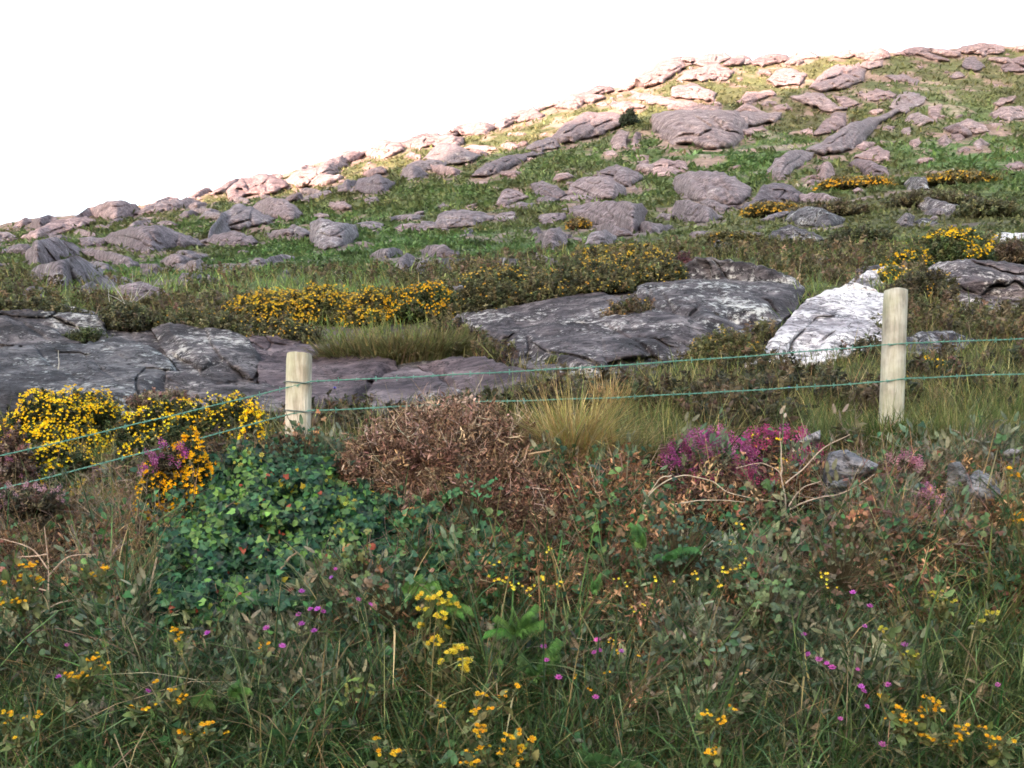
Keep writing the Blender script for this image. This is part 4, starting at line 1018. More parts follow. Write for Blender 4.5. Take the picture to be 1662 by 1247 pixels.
# heath on and behind the near outcrop
NH = 26000
hpx = rng.uniform(-250, 1950, NH); hrow = rng.uniform(395, 600, NH)
Qh, hx, hr, hd = ground_at(hpx, hrow)
ok = (hd > 10.0) & (hd < 34)
for pg in NEAR_POLYS:
    c_ = pg.mean(0); sh = c_+(pg-c_)*.95
    ok &= ~(inside(sh, hx, hr) & (hr > pg[:, 1].min()+6))
Qh, hx, hr, hd = Qh[ok], hx[ok], hr[ok], hd[ok]; n = len(Qh)
ch = pal(n, [(.095,.095,.04),(.065,.075,.03),(.05,.05,.027),(.12,.10,.05),(.10,.07,.055)], (.35,.25,.15,.15,.1), .25)
gm = fbm(Qh[:, 0]/3, Qh[:, 1]/5, 311, 3) + np.where(hx < 700, .15, -.05); gm2 = gm > .12; ch[gm2] = pal(n, [(.11,.125,.05),(.08,.12,.04)], None, .2)[gm2]
p = Pile()
for rep in range(2):
    grass_to(p, Qh+rng.normal(0, .05, Qh.shape)*np.array([1,1,0]), rng.gamma(6, .028, n)*np.clip(hd/14, .8, 1.5), rng.uniform(.008, .016, n)*hd/13, 2.0*ch*np.exp(rng.normal(0, .22, (n, 1))), .45, -.1, BL3)
m2 = (~gm2) & (rng.random(n) < .45)
lib_to(p, SPRIG, Qh[m2], rng.uniform(.14, .26, m2.sum())*np.clip(hd[m2]/14, .8, 1.5), pal(m2.sum(), [(.12,.12,.055),(.08,.075,.04),(.16,.12,.075)], None, .3), D=outward(m2.sum(), .5, -.2, 1))
tag(p.build('heath', 'grass'), 'dark olive heath and short turf spreading behind the near rock outcrop', 'heath', kind='stuff')

# tussocks over the hillside
NT = 42000
tpx = rng.uniform(-350, 2000, NT); tr_ = rng.random(NT)**.9; skr = np.interp(tpx, SKX, SKY); trow = skr+2+tr_*(445-skr)
Qt, tx, tr2, td = ground_at(tpx, trow)
ok = (td > 24) & (td < 250); inrock = np.zeros(len(Qt), bool)
for pg in ALL_ROCK_POLYS:
    c_ = pg.mean(0); sh = c_+(pg-c_)*.82
    b0, b1 = sh.min(0), sh.max(0); cand = (tx > b0[0]) & (tx < b1[0]) & (tr2 > b0[1]) & (tr2 < b1[1])
    if cand.any(): ii_ = np.where(cand)[0]; inrock[ii_[inside(sh, tx[ii_], tr2[ii_])]] = True
ok &= ~inrock & (rng.random(len(Qt)) > bare_at(Qt[:, 0], Qt[:, 1])*.85)
Qt, tx, tr2, td = Qt[ok], tx[ok], tr2[ok], td[ok]; n = len(Qt)
ct = turf(Qt[:, 0], Qt[:, 1], tx, tr2)*np.exp(rng.normal(0, .28, (n, 1)))*np.exp(rng.normal(0, .06, (n, 3)))
rocky = (ct[:, 0] > ct[:, 1]*1.05)
keep = ~rocky | (rng.random(n) < .12)
ct[rocky] = pal(n, [(.12,.12,.06),(.10,.08,.05),(.07,.09,.035)])[rocky]
Qt, ct, td = Qt[keep], ct[keep], td[keep]; n = len(Qt)
p = Pile()
hh = np.clip(td*.0075, .16, .95)*rng.uniform(.35, 1.3, n); ct = ct*1.3
for rep in range(4):
    off = rng.normal(0, 1, (n, 3))*(hh*.5)[:, None]*np.array([1,1,0]); Pt = Qt+off; Pt[:, 2] = gz(Pt[:, 0], Pt[:, 1])-.05*hh
    grass_to(p, Pt, hh*rng.uniform(.5, 1.0, n), hh*rng.uniform(.22, .42, n), ct*np.exp(rng.normal(0, .16, (n, 1))), .6, 0, BL3[1:])
tag(p.build('hillside_tussocks', 'grass'), 'green and brown grass tussocks clothing the rocky hillside', 'grass', kind='stuff')

# ------------------------------------------------------------------ the fence: four posts, two strands of green barbed wire
fence = empty('wire_fence', P(960, 720, 5.25)); tag(fence, 'post and wire fence of pale wooden posts and green barbed wire along the bank top', 'fence')
def wood_mat(name, a_, b_, c_):
    m, n, bs, o = newmat(name)
    v = pos(n, (1, 1, .12)); g_ = noise_tex(n, v, 60, 6, .65, .5); big = noise_tex(n, pos(n), 7, 4, .6)
    c0 = ramp(n, g_, [(.3, a_), (.5, b_), (.72, c_)]); c1 = ramp(n, big, [(.35, (.66,.63,.60)), (.6, (1.04,1.03,1.03))])
    gr = noise_tex(n, pos(n, (1,1,.5)), 5, 3, .6); gf = ramp(n, gr, [(.5, (0,0,0)), (.7, (.45,.45,.45))])
    c = mixc(n, 1.0, c0, c1, 'MULTIPLY'); c = mixc(n, gf, c, (.30,.33,.20))
    n.links.new(c, bs.inputs['Base Color']); bs.inputs['Roughness'].default_value = .85; bs.inputs['Specular IOR Level'].default_value = .15
    bump(n, g_, .6, .006, bs); return m
M['wood_round'] = wood_mat('weathered_round_wood', (.26,.25,.22), (.40,.385,.34), (.52,.50,.45))
M['wood_sawn'] = wood_mat('weathered_sawn_wood', (.30,.25,.20), (.50,.45,.38), (.68,.64,.57))
def post(top, bot, d, wpx, kind, label=None):
    """kind round or sawn; top and bottom given where the photo shows them"""
    zt = (HZ-top[1])/F*d; zb = (HZ-bot[1])/F*d - .35; xt = (top[0]-CX)/F*d; xb = (bot[0]-CX)/F*d
    xb = xt+(xb-xt)*(zt-zb)/max(.01, (zt-(zb+.35))); r = wpx/F*d/2
    ns = 28; L = 24; V = []; 
    for i in range(L+1):
        t = i/L; z_ = zb+(zt-zb)*t
        for k in range(ns):
            a_ = 2*math.pi*k/ns + .25
            if kind == 'round': rr = r*(1+.05*float(perlin(math.cos(a_)*2+9, math.sin(a_)*2+t*1.5, 5)) + .015*float(perlin(a_*6, t*9, 6)))
            else:
                q = max(abs(math.cos(a_)), abs(math.sin(a_))*1.02); rr = min(r/q, r*1.16)*(1+.02*float(perlin(a_*3, t*5, 8)))
            if t > .985: rr *= .955
            V.append((xb+(xt-xb)*t+rr*math.cos(a_), d+rr*math.sin(a_), z_ + (.006*float(perlin(a_, 1, 4)) if i == L else 0)))
    q = [(i*ns+k, i*ns+(k+1) % ns, (i+1)*ns+(k+1) % ns, (i+1)*ns+k) for i in range(L) for k in range(ns)]
    n0 = len(V); V.append((xt, d, zt+.004)); V.append((xb, d, zb))
    t3 = [(L*ns+k, L*ns+(k+1) % ns, n0) for k in range(ns)] + [((k+1) % ns, k, n0+1) for k in range(ns)]
    o = mesh_obj('post', V, [q, t3], M['wood_round' if kind == 'round' else 'wood_sawn'], fence, smooth=(kind == 'round'))
    if label: o['label'] = label
    return o
pl = post((486, 575), (483, 716), 5.10, 38, 'sawn', 'square sawn post with a dark notch in its face')
pr_ = post((1454, 472), (1446, 690), 5.37, 38, 'round', 'tall round post with greenish weathering')
post((-560, 800), (-566, 930), 4.85, 40, 'round'); post((2420, 450), (2414, 670), 5.6, 36, 'round')
# notch and staples on the sawn post
def boxm(c, s):
    x, y, z = np.array(s)/2; V = np.array([(a*x, b_*y, c_*z) for a in (-1,1) for b_ in (-1,1) for c_ in (-1,1)])+np.array(c)
    return V, [np.array([(0,1,3,2),(4,6,7,5),(0,4,5,1),(2,3,7,6),(0,2,6,4),(1,5,7,3)])], np.ones((8,3)), np.ones(8)
nv = P(479, 637, 5.10-.0595*1.0); nn = []
t_ = boxm(nv, (.020, .008, .014)); pk = Pile(); pk.add(t_, np.zeros((1,3)), np.eye(3)[None], 1.0, np.array([[.03,.025,.02]]))
t_ = boxm(P(478, 645, 5.10-.0585), (.010, .006, .030)); pk.add(t_, np.zeros((1,3)), np.eye(3)[None], 1.0, np.array([[.12,.09,.06]]))
nt_o = pk.build('notch', 'stem', pl)
nt_o.location = -Vector(fence.location) + Vector(fence.location)
m, n, b, o = newmat('green_wire'); b.inputs['Base Color'].default_value = (.11,.27,.22,1); b.inputs['Roughness'].default_value = .55; b.inputs['Metallic'].default_value = .1
M['wire'] = m
def wire(pts, label, seed):
    """twisted double strand through (column,row,depth) anchors, a barb about every 9 cm"""
    A = np.array([P(*q) for q in pts]); rs_ = np.random.default_rng(seed)
    Lc = []
    for i in range(len(A)-1):
        L = np.linalg.norm(A[i+1]-A[i]); k = max(2, int(L/.012)); t = np.linspace(0, 1, k, endpoint=False)[:, None]
        seg = A[i]*(1-t)+A[i+1]*t; seg[:, 2] -= .018*min(1, L/3)*(4*t[:, 0]*(1-t[:, 0])); seg[:, 2] += .004*perlin(seg[:, 0]*3+seed, seg[:, 1], seed); Lc.append(seg)
    Pt = np.concatenate(Lc+[A[-1:]]); s_ = np.arange(len(Pt))*.012
    items = []
    for ph in (0, math.pi):
        w_ = s_*2*math.pi/.055+ph; Q_ = Pt+np.stack([0*w_, np.cos(w_)*.0022, np.sin(w_)*.0022], -1); items.append(tube_pts(Q_, .0019, sides=4))
    barbs = []
    for s0 in np.arange(.04, s_[-1]-.02, .092):
        i = int(s0/.012); c_ = Pt[i]
        for q_ in range(2):
            a_ = rs_.uniform(0, 3.14); dv = np.array([rs_.uniform(-.3,.3)*.012+q_*.004, math.cos(a_)*.014, math.sin(a_)*.014])
            barbs.append(tube_pts(np.array([c_-dv, c_, c_+dv*np.array([-1,1,1])]), .0015, sides=4))
        ring_ = np.array([c_+np.array([k_*.0013, math.cos(k_*1.3)*.0042, math.sin(k_*1.3)*.0042]) for k_ in range(9)]); barbs.append(tube_pts(ring_, .0014, sides=4))
    V, Fs, _, _ = merge_t([(v, [np.array([f for f in fs[0] if len(f) == 4])], c, k_) for v, fs, c, k_ in items+barbs])
    wo = mesh_obj('barbed_wire', V, Fs, M['wire'], fence); wo['label'] = label
fr = .058
wire([(-560,860,4.80),(466,629,5.045),(505,619,5.045),(1432,560,5.31),(1472,557,5.31),(2420,500,5.54)], 'upper strand of green barbed wire', 1)
wire([(-560,925,4.80),(465,674,5.045),(504,666,5.045),(760,653,5.12),(1428,620,5.31),(1469,614,5.31),(2420,560,5.54)], 'lower strand of green barbed wire', 2)
# dark rings of wire tied round the sawn post
for (rw, wn) in ((624, 0), (670, 1)):
    c_ = P(485.5, rw, 5.10); aa = np.linspace(math.pi*.97, math.pi*2.03, 14); R0 = .0635
    pts = np.array([c_+np.array([np.clip(math.cos(a)*1.35, -1, 1)*R0, np.clip(math.sin(a)*1.35, -1, 1)*R0, .004*math.sin(a*2)]) for a in aa])
    pk = Pile(); pk.add(tube_pts(pts, .0028, sides=4), np.zeros((1,3)), np.eye(3)[None], 1.0, np.array([[.16,.19,.18]])); to = pk.build('wire_tie', 'stem', fence)

# ------------------------------------------------------------------ bushes
DFRONT = .20
def bush(name, cat, label, cx, base, wpx, hpx, lib, cols, size, n, flo=None, group=None, depth=.8, d=None, mat='leaf', hollow=.55, core=(.022,.020,.013), grow_up=.7, rise=0.0, dens_s=None):
    """a dome of shoots: (cx, base) is the middle of its foot in the photo. flo: (lib, colours, size, count, kind of part)"""
    d = float(locate(cx, base)[0]) if d is None else (d-.12 if d < 4.9 else d)
    c = P(cx, base, d); c[2] = float(gz(c[0], c[1])) if abs(gz(c[0], c[1])-c[2]) < .25*d/5 else c[2]
    rx, rz = wpx/2/F*d, hpx/F*d; ry = min(rx, rz*1.6)*depth
    c = c + np.array([0, ry*.4, 0]); g0 = float(gz(c[0], c[1])); ztop = (HZ-(base-hpx))/F*d; zb = min(c[2], g0)
    rz = max(ztop-c[2], rz*.6)
    root = empty(name, (c[0], c[1], c[2])); tag(root, label, cat, group)
    sd = int(cx*7+base) % 9973
    def surf(k, lo):
        u = rng.uniform(-1, 1, k); a = rng.uniform(0, 2*np.pi, k); el = np.arccos(rng.uniform(0, 1, k)); r = rng.uniform(lo, 1, k)**.6
        dirs = np.stack([np.cos(a)*np.sin(el), np.sin(a)*np.sin(el), np.cos(el)], -1)
        lump = 1+.28*perlin(dirs[:, 0]*2.2+sd, dirs[:, 2]*2.2+dirs[:, 1]*2, sd)+.16*perlin(dirs[:, 0]*5+sd, dirs[:, 2]*5-dirs[:, 1]*4, sd+1)
        Pp = c + dirs*np.array([rx, ry, rz])*(r*lump)[:, None]
        gg = gz(Pp[:, 0], Pp[:, 1]); Pp[:, 2] = np.maximum(Pp[:, 2], np.minimum(gg, Pp[:, 2]+rz*.6))
        return Pp, dirs
    lowf_ = float(np.clip((c[2]-gz(c[0], c[1])-.02)/max(rz, .02), 0, .9)) if d < 6 else 0.0
    Pp, D = surf(n, hollow)
    if lowf_ > .05:
        k_ = rng.random(n) < .4*lowf_; Pp[k_, 2] -= rng.uniform(0, 1.15, k_.sum())*lowf_*rz + rz*.15
    p = Pile(); cc = pal(n, cols, None, .3)
    nz_ = fbm(Pp[:, 0]/rx*1.5+sd, Pp[:, 2]/rz*1.5, sd+5, 3); cc = cc*np.exp(nz_*.7)[:, None]
    lib_to(p, lib, Pp - D*size*.5, rng.uniform(.6, 1.25, n)*size, cc, D=D+np.array([0,-.15,grow_up])+rng.normal(0, .35, (n, 3)))
    p.build('foliage', mat, root)
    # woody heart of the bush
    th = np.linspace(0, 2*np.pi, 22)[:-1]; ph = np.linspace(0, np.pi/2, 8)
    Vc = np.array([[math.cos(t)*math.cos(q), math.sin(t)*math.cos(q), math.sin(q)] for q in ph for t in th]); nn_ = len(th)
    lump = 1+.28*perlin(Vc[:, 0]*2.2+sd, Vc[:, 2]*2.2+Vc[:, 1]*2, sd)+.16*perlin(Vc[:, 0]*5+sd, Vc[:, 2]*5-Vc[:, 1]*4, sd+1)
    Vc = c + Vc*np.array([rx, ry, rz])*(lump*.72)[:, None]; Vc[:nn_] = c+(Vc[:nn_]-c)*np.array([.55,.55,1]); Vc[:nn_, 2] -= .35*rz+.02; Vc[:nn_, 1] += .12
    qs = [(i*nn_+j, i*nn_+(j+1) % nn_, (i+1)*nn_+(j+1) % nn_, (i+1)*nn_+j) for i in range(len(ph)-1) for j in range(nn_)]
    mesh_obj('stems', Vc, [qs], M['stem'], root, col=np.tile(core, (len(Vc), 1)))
    if flo:
        for fl in (flo if isinstance(flo, list) else [flo]):
            flib, fcols, fs, fn, pn = fl[:5]; thr = fl[5] if len(fl) > 5 else .0
            Pf, Df = surf(fn*3, .92); nzf = fbm(Pf[:, 0]/rx*1.6+sd+7, Pf[:, 2]/rz*1.6+3, sd+9, 3) + .35*Df[:, 2]
            kf = np.where((nzf > thr) & (Df[:, 1] < .5))[0][:fn]; Pf, Df = Pf[kf]+Df[kf]*size*.35, Df[kf]
            if len(kf) == 0: continue
            p = Pile(); lib_to(p, flib, Pf, rng.uniform(.7, 1.3, len(kf))*fs, pal(len(kf), fcols, None, .12, .05), D=Df+np.array([0,-.6,.4])+rng.normal(0, .4, Df.shape))
            fo = p.build(pn, 'petal', root); fo['kind'] = 'stuff'
    return root
YEL = [(.88,.60,.02),(.90,.68,.04),(.80,.48,.01)]
ORY = [(.50,.32,.05),(.44,.25,.04),(.50,.38,.10)]
MAG = [(.36,.08,.27),(.44,.13,.34),(.28,.06,.18),(.42,.18,.32),(.22,.08,.12)]
PNK = [(.42,.20,.30),(.34,.13,.22),(.48,.28,.34)]
gf = lambda n, s=.022, t=.0, c=YEL: ([FLOWER, bloss(4,.5,1.)], c, s*.5, int(n*1.5), 'flowers', t)
bush('gorse_bush', 'gorse bush', 'largest gorse bush covered in bright yellow flowers behind the fence at the left edge', 95, 742, 215, 100, SPRIG, GORSE, .085, 2600, gf(1300, .027, .0))
bush('gorse_bush', 'gorse bush', 'lower yellow flowering gorse bush between the two wires at left', 70, 800, 150, 70, SPRIG, GORSE, .075, 1400, gf(420, .025, .05), d=5.35)
bush('gorse_bush', 'gorse bush', 'wide dark gorse bush dotted with yellow left of the square post', 268, 752, 180, 92, SPRIG, GORSE, .08, 2200, gf(480, .025, .08))
bush('gorse_bush', 'gorse bush', 'low gorse bush with yellow tips just left of the square post', 372, 725, 110, 78, SPRIG, GORSE, .075, 1200, gf(240, .025, .0))
bush('gorse_bush', 'gorse bush', 'small gorse sprig with one dense yellow cluster beside the square post', 408, 692, 34, 34, SPRIG, GORSE, .05, 160, gf(170, .024, -.6), d=5.6)
bush('gorse_bush', 'gorse bush', 'golden gorse clump mixed with magenta heather in front of the lower wire', 298, 792, 96, 74, SPRIG, GORSE, .06, 700, gf(420, .026, -.2, [(.80,.44,.015),(.74,.36,.01)]), d=4.85)
bush('gorse_bush', 'gorse bush', 'trailing tail of golden gorse left of the magenta heather', 242, 800, 44, 40, SPRIG, GORSE, .05, 200, gf(90, .024, -.3, [(.74,.40,.01)]), d=4.78)
HS = [FSPIKE]
def hfl(n, s, c=MAG, t=-.1): return (HS, c, s, n, 'flower_spikes', t)
bush('heather_clump', 'heather', 'magenta heather poking from the golden gorse in front of the lower wire', 272, 768, 52, 40, SPRIG, HEATH, .05, 160, hfl(26, .045), d=4.80)
bush('heather_clump', 'heather', 'reddish brown heather clump at the left edge under the yellow gorse', 12, 790, 84, 80, SPRIG, [(.16,.09,.07),(.11,.065,.05),(.19,.13,.10)], .07, 1100, hfl(24, .03, PNK, .25), d=5.1)
bush('heather_clump', 'heather', 'faded pink heather on the bank at the left edge', 35, 830, 120, 34, SPRIG, HEATH+[(.18,.13,.10)], .05, 600, hfl(40, .032, [(.40,.24,.30),(.34,.2,.24)], .0), d=4.72)
bush('heather_clump', 'heather', 'large heather clump with vivid magenta spikes on the bank top', 1150, 786, 140, 66, SPRIG, [(.06,.065,.035),(.05,.04,.03)], .06, 1300, hfl(210, .055, MAG, -.1), d=4.80)
bush('heather_clump', 'heather', 'reddish heather clump with a few golden gorse flowers right of the vivid magenta one', 1258, 798, 130, 84, SPRIG, [(.12,.05,.05),(.08,.045,.04),(.06,.065,.03)], .06, 1200, [hfl(120, .05, [(.36,.06,.16),(.42,.09,.26)], .05), gf(34, .022, .1)], d=4.86)
bush('heather_clump', 'heather', 'dull pink heather on the bank right of the blue grey stone', 1470, 800, 110, 46, SPRIG, [(.11,.07,.06),(.07,.06,.04)], .05, 650, hfl(120, .045, PNK, -.1), d=4.70)
bush('heather_clump', 'heather', 'small lilac heather tuft low on the bank at right', 1503, 846, 46, 42, SPRIG, HEATH, .045, 150, hfl(34, .05, [(.52,.26,.46)], -.4), d=4.55)
bush('heather_clump', 'heather', 'dark reddish heather under the magenta clumps beside the pale arching branch', 1190, 850, 190, 84, SPRIG, [(.11,.05,.05),(.07,.045,.035),(.05,.05,.03)], .06, 1300, hfl(60, .04, [(.34,.07,.16)], .2), d=4.66)
# mid distance gorse and heath on the outcrop
def mid(label, cx, base, w_, h_, fl, n=900, cols=None, fc=ORY, name='gorse_bush', cat='gorse bush', grp=None, size=None, thr=.0, d=None):
    d_ = float(locate(cx, base)[0]) if d is None else d; s_ = size or .009*d_
    return bush(name, cat, label, cx, base, w_, h_, SPRIG, [tuple(v*1.5 for v in q) for q in (cols or GORSE)], s_, n, ([FLOWER], fc, .0014*d_, int(fl*2.2), 'flowers', thr) if fl else None, grp, d=d)
mid('low gorse mat dusted with orange flowers on the heath above the left outcrop', 455, 518, 170, 40, 420, 1100, [(.07,.075,.03),(.10,.095,.04)])
mid('flowering gorse ridge above the grass tussock in the outcrop', 560, 520, 110, 42, 300, 800, [(.06,.06,.03),(.09,.08,.04)])
mid('dense dark gorse bush tipped with orange beside the lichen spattered slab', 690, 522, 140, 58, 380, 1300, None, [(.72,.42,.02),(.60,.33,.02)])
mid('long dark heath hummock hanging over the central slab, its left half', 830, 478, 180, 44, 130, 1300, [(.055,.06,.028),(.04,.045,.02),(.08,.075,.035)], thr=.2)
mid('long dark heath hummock hanging over the central slab, its right half', 980, 468, 200, 48, 160, 1500, [(.055,.06,.028),(.04,.045,.02),(.08,.075,.035)], thr=.2)
mid('gorse hummock tipped with orange at the right end of the hanging heath', 1075, 452, 120, 40, 150, 900, [(.06,.06,.028),(.04,.045,.02)], thr=.1)
mid('purple brown heather hummock at the top end of the pale streaked slab', 1110, 452, 60, 34, 0, 420, [(.10,.045,.055),(.06,.035,.035)], name='heather_clump', cat='heather')
mid('dark purple heather tuft hanging in the middle of the main outcrop', 902, 490, 46, 32, 0, 300, [(.09,.05,.06),(.05,.035,.035)], name='heather_clump', cat='heather')
mid('brown shrubby cushion growing on the central slab', 1025, 532, 92, 46, 12, 700, [(.08,.06,.035),(.05,.05,.025),(.12,.085,.05)], name='shrub', cat='shrub')
mid('dark green moss cushion on the left outcrop', 140, 562, 70, 24, 0, 420, [(.05,.06,.025),(.035,.04,.02)], name='shrub', cat='shrub')
mid('dark heath cushion in the cleft between the left slabs', 205, 540, 70, 34, 0, 420, [(.045,.045,.025),(.07,.06,.035)], name='shrub', cat='shrub')
mid('pale brown heather hump behind the gorse left of the square post', 262, 672, 150, 34, 0, 900, [(.16,.10,.085),(.12,.08,.06),(.10,.085,.055)], name='heather_clump', cat='heather')
mid('tall yellow flowering gorse bush on the skyline of the right heath', 1555, 432, 150, 58, 280, 1500, None, [(.78,.52,.02),(.70,.44,.02)], thr=.25)
mid('small gorse with yellow tips at the left foot of the right gorse bush', 1478, 438, 80, 28, 90, 500, None, [(.72,.44,.02)])
mid('gorse tuft at the upper tip of the bright white boulder', 1448, 462, 56, 26, 60, 360, None, [(.78,.50,.02)])
mid('dark heath hummock behind the round post', 1500, 490, 130, 50, 30, 1000, [(.05,.045,.028),(.07,.065,.035)], name='shrub', cat='shrub')
mid('low gorse bush left of the foot of the bright white boulder', 1180, 592, 130, 52, 40, 1300, [(.07,.075,.03),(.10,.085,.045)], thr=.1)
mid('small yellow gorse behind the round post', 1512, 612, 70, 26, 34, 400, None, [(.74,.46,.02)], thr=.0)
mid('gorse cushion in the grass at the foot of the central slab', 915, 598, 60, 16, 6, 300, [(.08,.085,.035)])
mid('dark heather bank at the right edge behind the broad grey slab', 1640, 430, 90, 34, 0, 600, [(.06,.045,.032),(.08,.06,.04)], name='heather_clump', cat='heather')
mid('orange flowering gorse line along the upper right heath', 1395, 306, 120, 14, 200, 600, [(.09,.08,.035)], [(.58,.34,.04)], thr=-.2)
mid('orange tinted gorse line near the right edge of the upper heath', 1560, 298, 130, 14, 110, 600, [(.09,.08,.035)], [(.50,.32,.05)], thr=-.1)
mid('orange tinted gorse hump above the white domed rock', 1262, 350, 110, 16, 130, 600, [(.09,.08,.035)], [(.48,.30,.05)], thr=-.1)
mid('dark brown heath hummock over the white domed rock', 1350, 352, 130, 22, 0, 600, [(.06,.05,.03),(.08,.075,.04)], name='shrub', cat='shrub')
mid('dark heath ridge over the long pale rock in the right heath', 1520, 336, 150, 22, 0, 600, [(.055,.05,.03),(.08,.075,.04)], name='shrub', cat='shrub')
mid('dark green heath mound on the right of the heath', 1610, 352, 110, 26, 0, 600, [(.05,.055,.028),(.08,.08,.04)], name='shrub', cat='shrub')
mid('olive heath ridge left of the white tapering rock', 1190, 400, 130, 20, 20, 700, [(.09,.085,.04),(.07,.065,.03)], name='shrub', cat='shrub')
mid('yellow dusted gorse ridge behind the hanging heath', 1020, 418, 170, 16, 170, 800, [(.09,.085,.035)], [(.56,.38,.05)], thr=-.1)
mid('orange gorse tuft among the boulders right of the upright pale boulder', 940, 372, 34, 12, 40, 200, [(.10,.08,.04)], [(.50,.30,.04)], thr=-.2)
mid('dark mossy bush in the heath right of the white tapering rock', 1400, 398, 110, 26, 0, 600, [(.06,.065,.03),(.045,.05,.03)], name='shrub', cat='shrub')
OLV = [(.085,.085,.04),(.06,.062,.03),(.045,.045,.024),(.10,.09,.045)]
for lab, cx, base, w_, h_, d_, fl, c_ in [
 ('dark heath mat hanging over the left top corner of the lichen spattered slab', 790, 484, 110, 36, 12.3, 30, OLV),
 ('dark heath mat in the dip of the central slab top', 880, 490, 120, 44, 12.25, 30, OLV),
 ('dark gorse mat right of the dip along the central slab top', 985, 478, 130, 46, 12.3, 60, OLV),
 ('dark heath mat creeping up to the pale streaked slab', 1070, 462, 100, 40, 12.4, 40, OLV),
 ('olive heath fringe over the top edge of the left outcrop at the photo edge', 40, 510, 190, 22, 12.1, 0, OLV),
 ('olive heath fringe beside the cleft of the left outcrop', 200, 530, 110, 34, 12.0, 0, OLV),
 ('olive heath fringe hanging over the middle of the left outcrop', 320, 540, 170, 34, 12.0, 20, OLV),
 ('olive heath fringe left of the grass tussock', 450, 550, 150, 30, 11.8, 40, OLV),
 ('golden gorse mat on the heath left of the dense dark gorse bush', 430, 505, 150, 28, 13.2, 380, [(.09,.09,.035),(.07,.07,.03)]),
 ('golden gorse mat in the middle of the yellow band above the tussock', 520, 500, 130, 30, 13.2, 380, [(.09,.09,.035),(.07,.07,.03)]),
 ('golden gorse mat joining the dense dark gorse bush from the left', 610, 505, 110, 34, 13.0, 300, [(.09,.09,.035),(.07,.07,.03)])]:
    mid(lab, cx, base, w_, h_, fl, 1000, c_, ORY if d_ < 12.9 else [(.66,.44,.04),(.58,.36,.04)], 'gorse_bush' if fl > 50 else 'heath_mat', 'gorse bush' if fl > 50 else 'heath', thr=.0 if fl < 100 else -.15, d=d_)
# evergreen bush high on the hill
bush('evergreen_bush', 'evergreen', 'dark evergreen bush standing alone high on the hill beside the huge smooth slab', 1022, 204, 30, 25, SPRIG, [(.022,.035,.024),(.03,.045,.03)], 1.0, 420, core=(.012,.014,.01))
# grass tussock in the outcrop
def tussock(label, cx, base, wpx, L, n, cols, d=None, spread=.5, wd=.0045, name='grass_tussock', fwd=-.2, seed_heads=None, group=None):
    d_ = float(locate(cx, base)[0]) if d is None else (d-.18 if d < 4.7 else d)
    c = P(cx, base, d_); c[2] = float(gz(c[0], c[1])) if abs(float(gz(c[0], c[1]))-c[2]) < .3 else c[2]
    rx = wpx/2/F*d_; a = rng.uniform(0, 6.283, n); r = np.sqrt(rng.uniform(0, 1, n)); Pg = np.stack([c[0]+np.cos(a)*r*rx, c[1]+np.sin(a)*r*min(rx, .25)*.6, 0*a], -1)
    gg = gz(Pg[:, 0], Pg[:, 1]); Pg[:, 2] = np.clip(gg, c[2]-.12, c[2]+.05)-.01
    D = np.stack([(Pg[:, 0]-c[0])/rx*spread+rng.normal(0, .18, n), rng.normal(fwd, .3, n), np.ones(n)], -1)
    tw = D.copy(); tw[:, 2] = -.3; tw += rng.normal(0, .15, (n, 3)); R = frames(D, toward=tw); k = rng.integers(0, 4, n)
    Ls = L*rng.uniform(.45, 1.1, n); Ws = rng.uniform(.7, 1.3, n)*wd; cc = pal(n, cols, None, .22); p = Pile()
    for i in range(4):
        m_ = k == i; p.add(BL[i], Pg[m_], R[m_], np.stack([Ls[m_], Ws[m_], Ls[m_]], -1), cc[m_])
    o = p.build(name, 'grass', origin=c)
    return tag(o, label, 'grass tuft', group)
STRAW = [(.46,.36,.17),(.38,.29,.14),(.34,.33,.13),(.50,.42,.25)]
tussock('tall straw coloured grass clump on the bank top in the centre', 930, 726, 60, .46, 1100, STRAW, 4.86, .45, .0035)
tussock('second straw grass clump leaning right beside the tall straw clump', 995, 724, 70, .30, 420, STRAW+[(.16,.17,.07)], 4.86, .9, .0035)
tussock('pinkish seed heads of tall grass rising past the upper wire', 988, 668, 60, .26, 320, [(.50,.36,.20),(.42,.27,.16)], None, .2, .005)
tussock('dark green grass tuft around the foot of the round post', 1452, 728, 150, .22, 1000, [(.07,.12,.035),(.05,.09,.03),(.11,.15,.055)], 5.05, .6, .0045)
tussock('pale green grass tuft right of the round post', 1570, 732, 200, .26, 1300, [(.15,.18,.08),(.11,.14,.055),(.24,.24,.13)], 5.0, .6, .004)
tussock('green grass tuft at the right edge behind the fence', 1650, 700, 110, .26, 700, [(.09,.14,.05),(.13,.17,.07)], 5.5, .5, .0045)
tussock('thin upright green grass left of the round post', 1335, 722, 80, .34, 260, [(.13,.17,.08),(.09,.12,.05)], 5.0, .3, .003)
tussock('large pale green grass tuft low on the bank at right', 1560, 1150, 190, .42, 2600, [(.20,.27,.13),(.14,.21,.09),(.28,.31,.19)], 3.98, .8, .0035)
tussock('pale green grass tuft at the right edge low on the bank', 1665, 1160, 130, .38, 1500, [(.18,.24,.11),(.24,.26,.15)], 3.98, .7, .0035)
tussock('bleached grass tuft at the bottom edge right of centre', 1150, 1300, 130, .34, 1900, [(.34,.34,.18),(.22,.26,.11),(.40,.36,.21)], 3.68, .4, .0032)
tussock('green strappy grass tuft between the ragwort and the ferns', 760, 1110, 120, .36, 900, [(.07,.11,.035),(.11,.15,.06),(.045,.08,.03)], 4.2, .7, .005)
tussock('pale wispy dry grass left of the ivy', 235, 905, 100, .28, 900, [(.34,.30,.19),(.26,.23,.15),(.20,.21,.12)], 4.55, .8, .003)
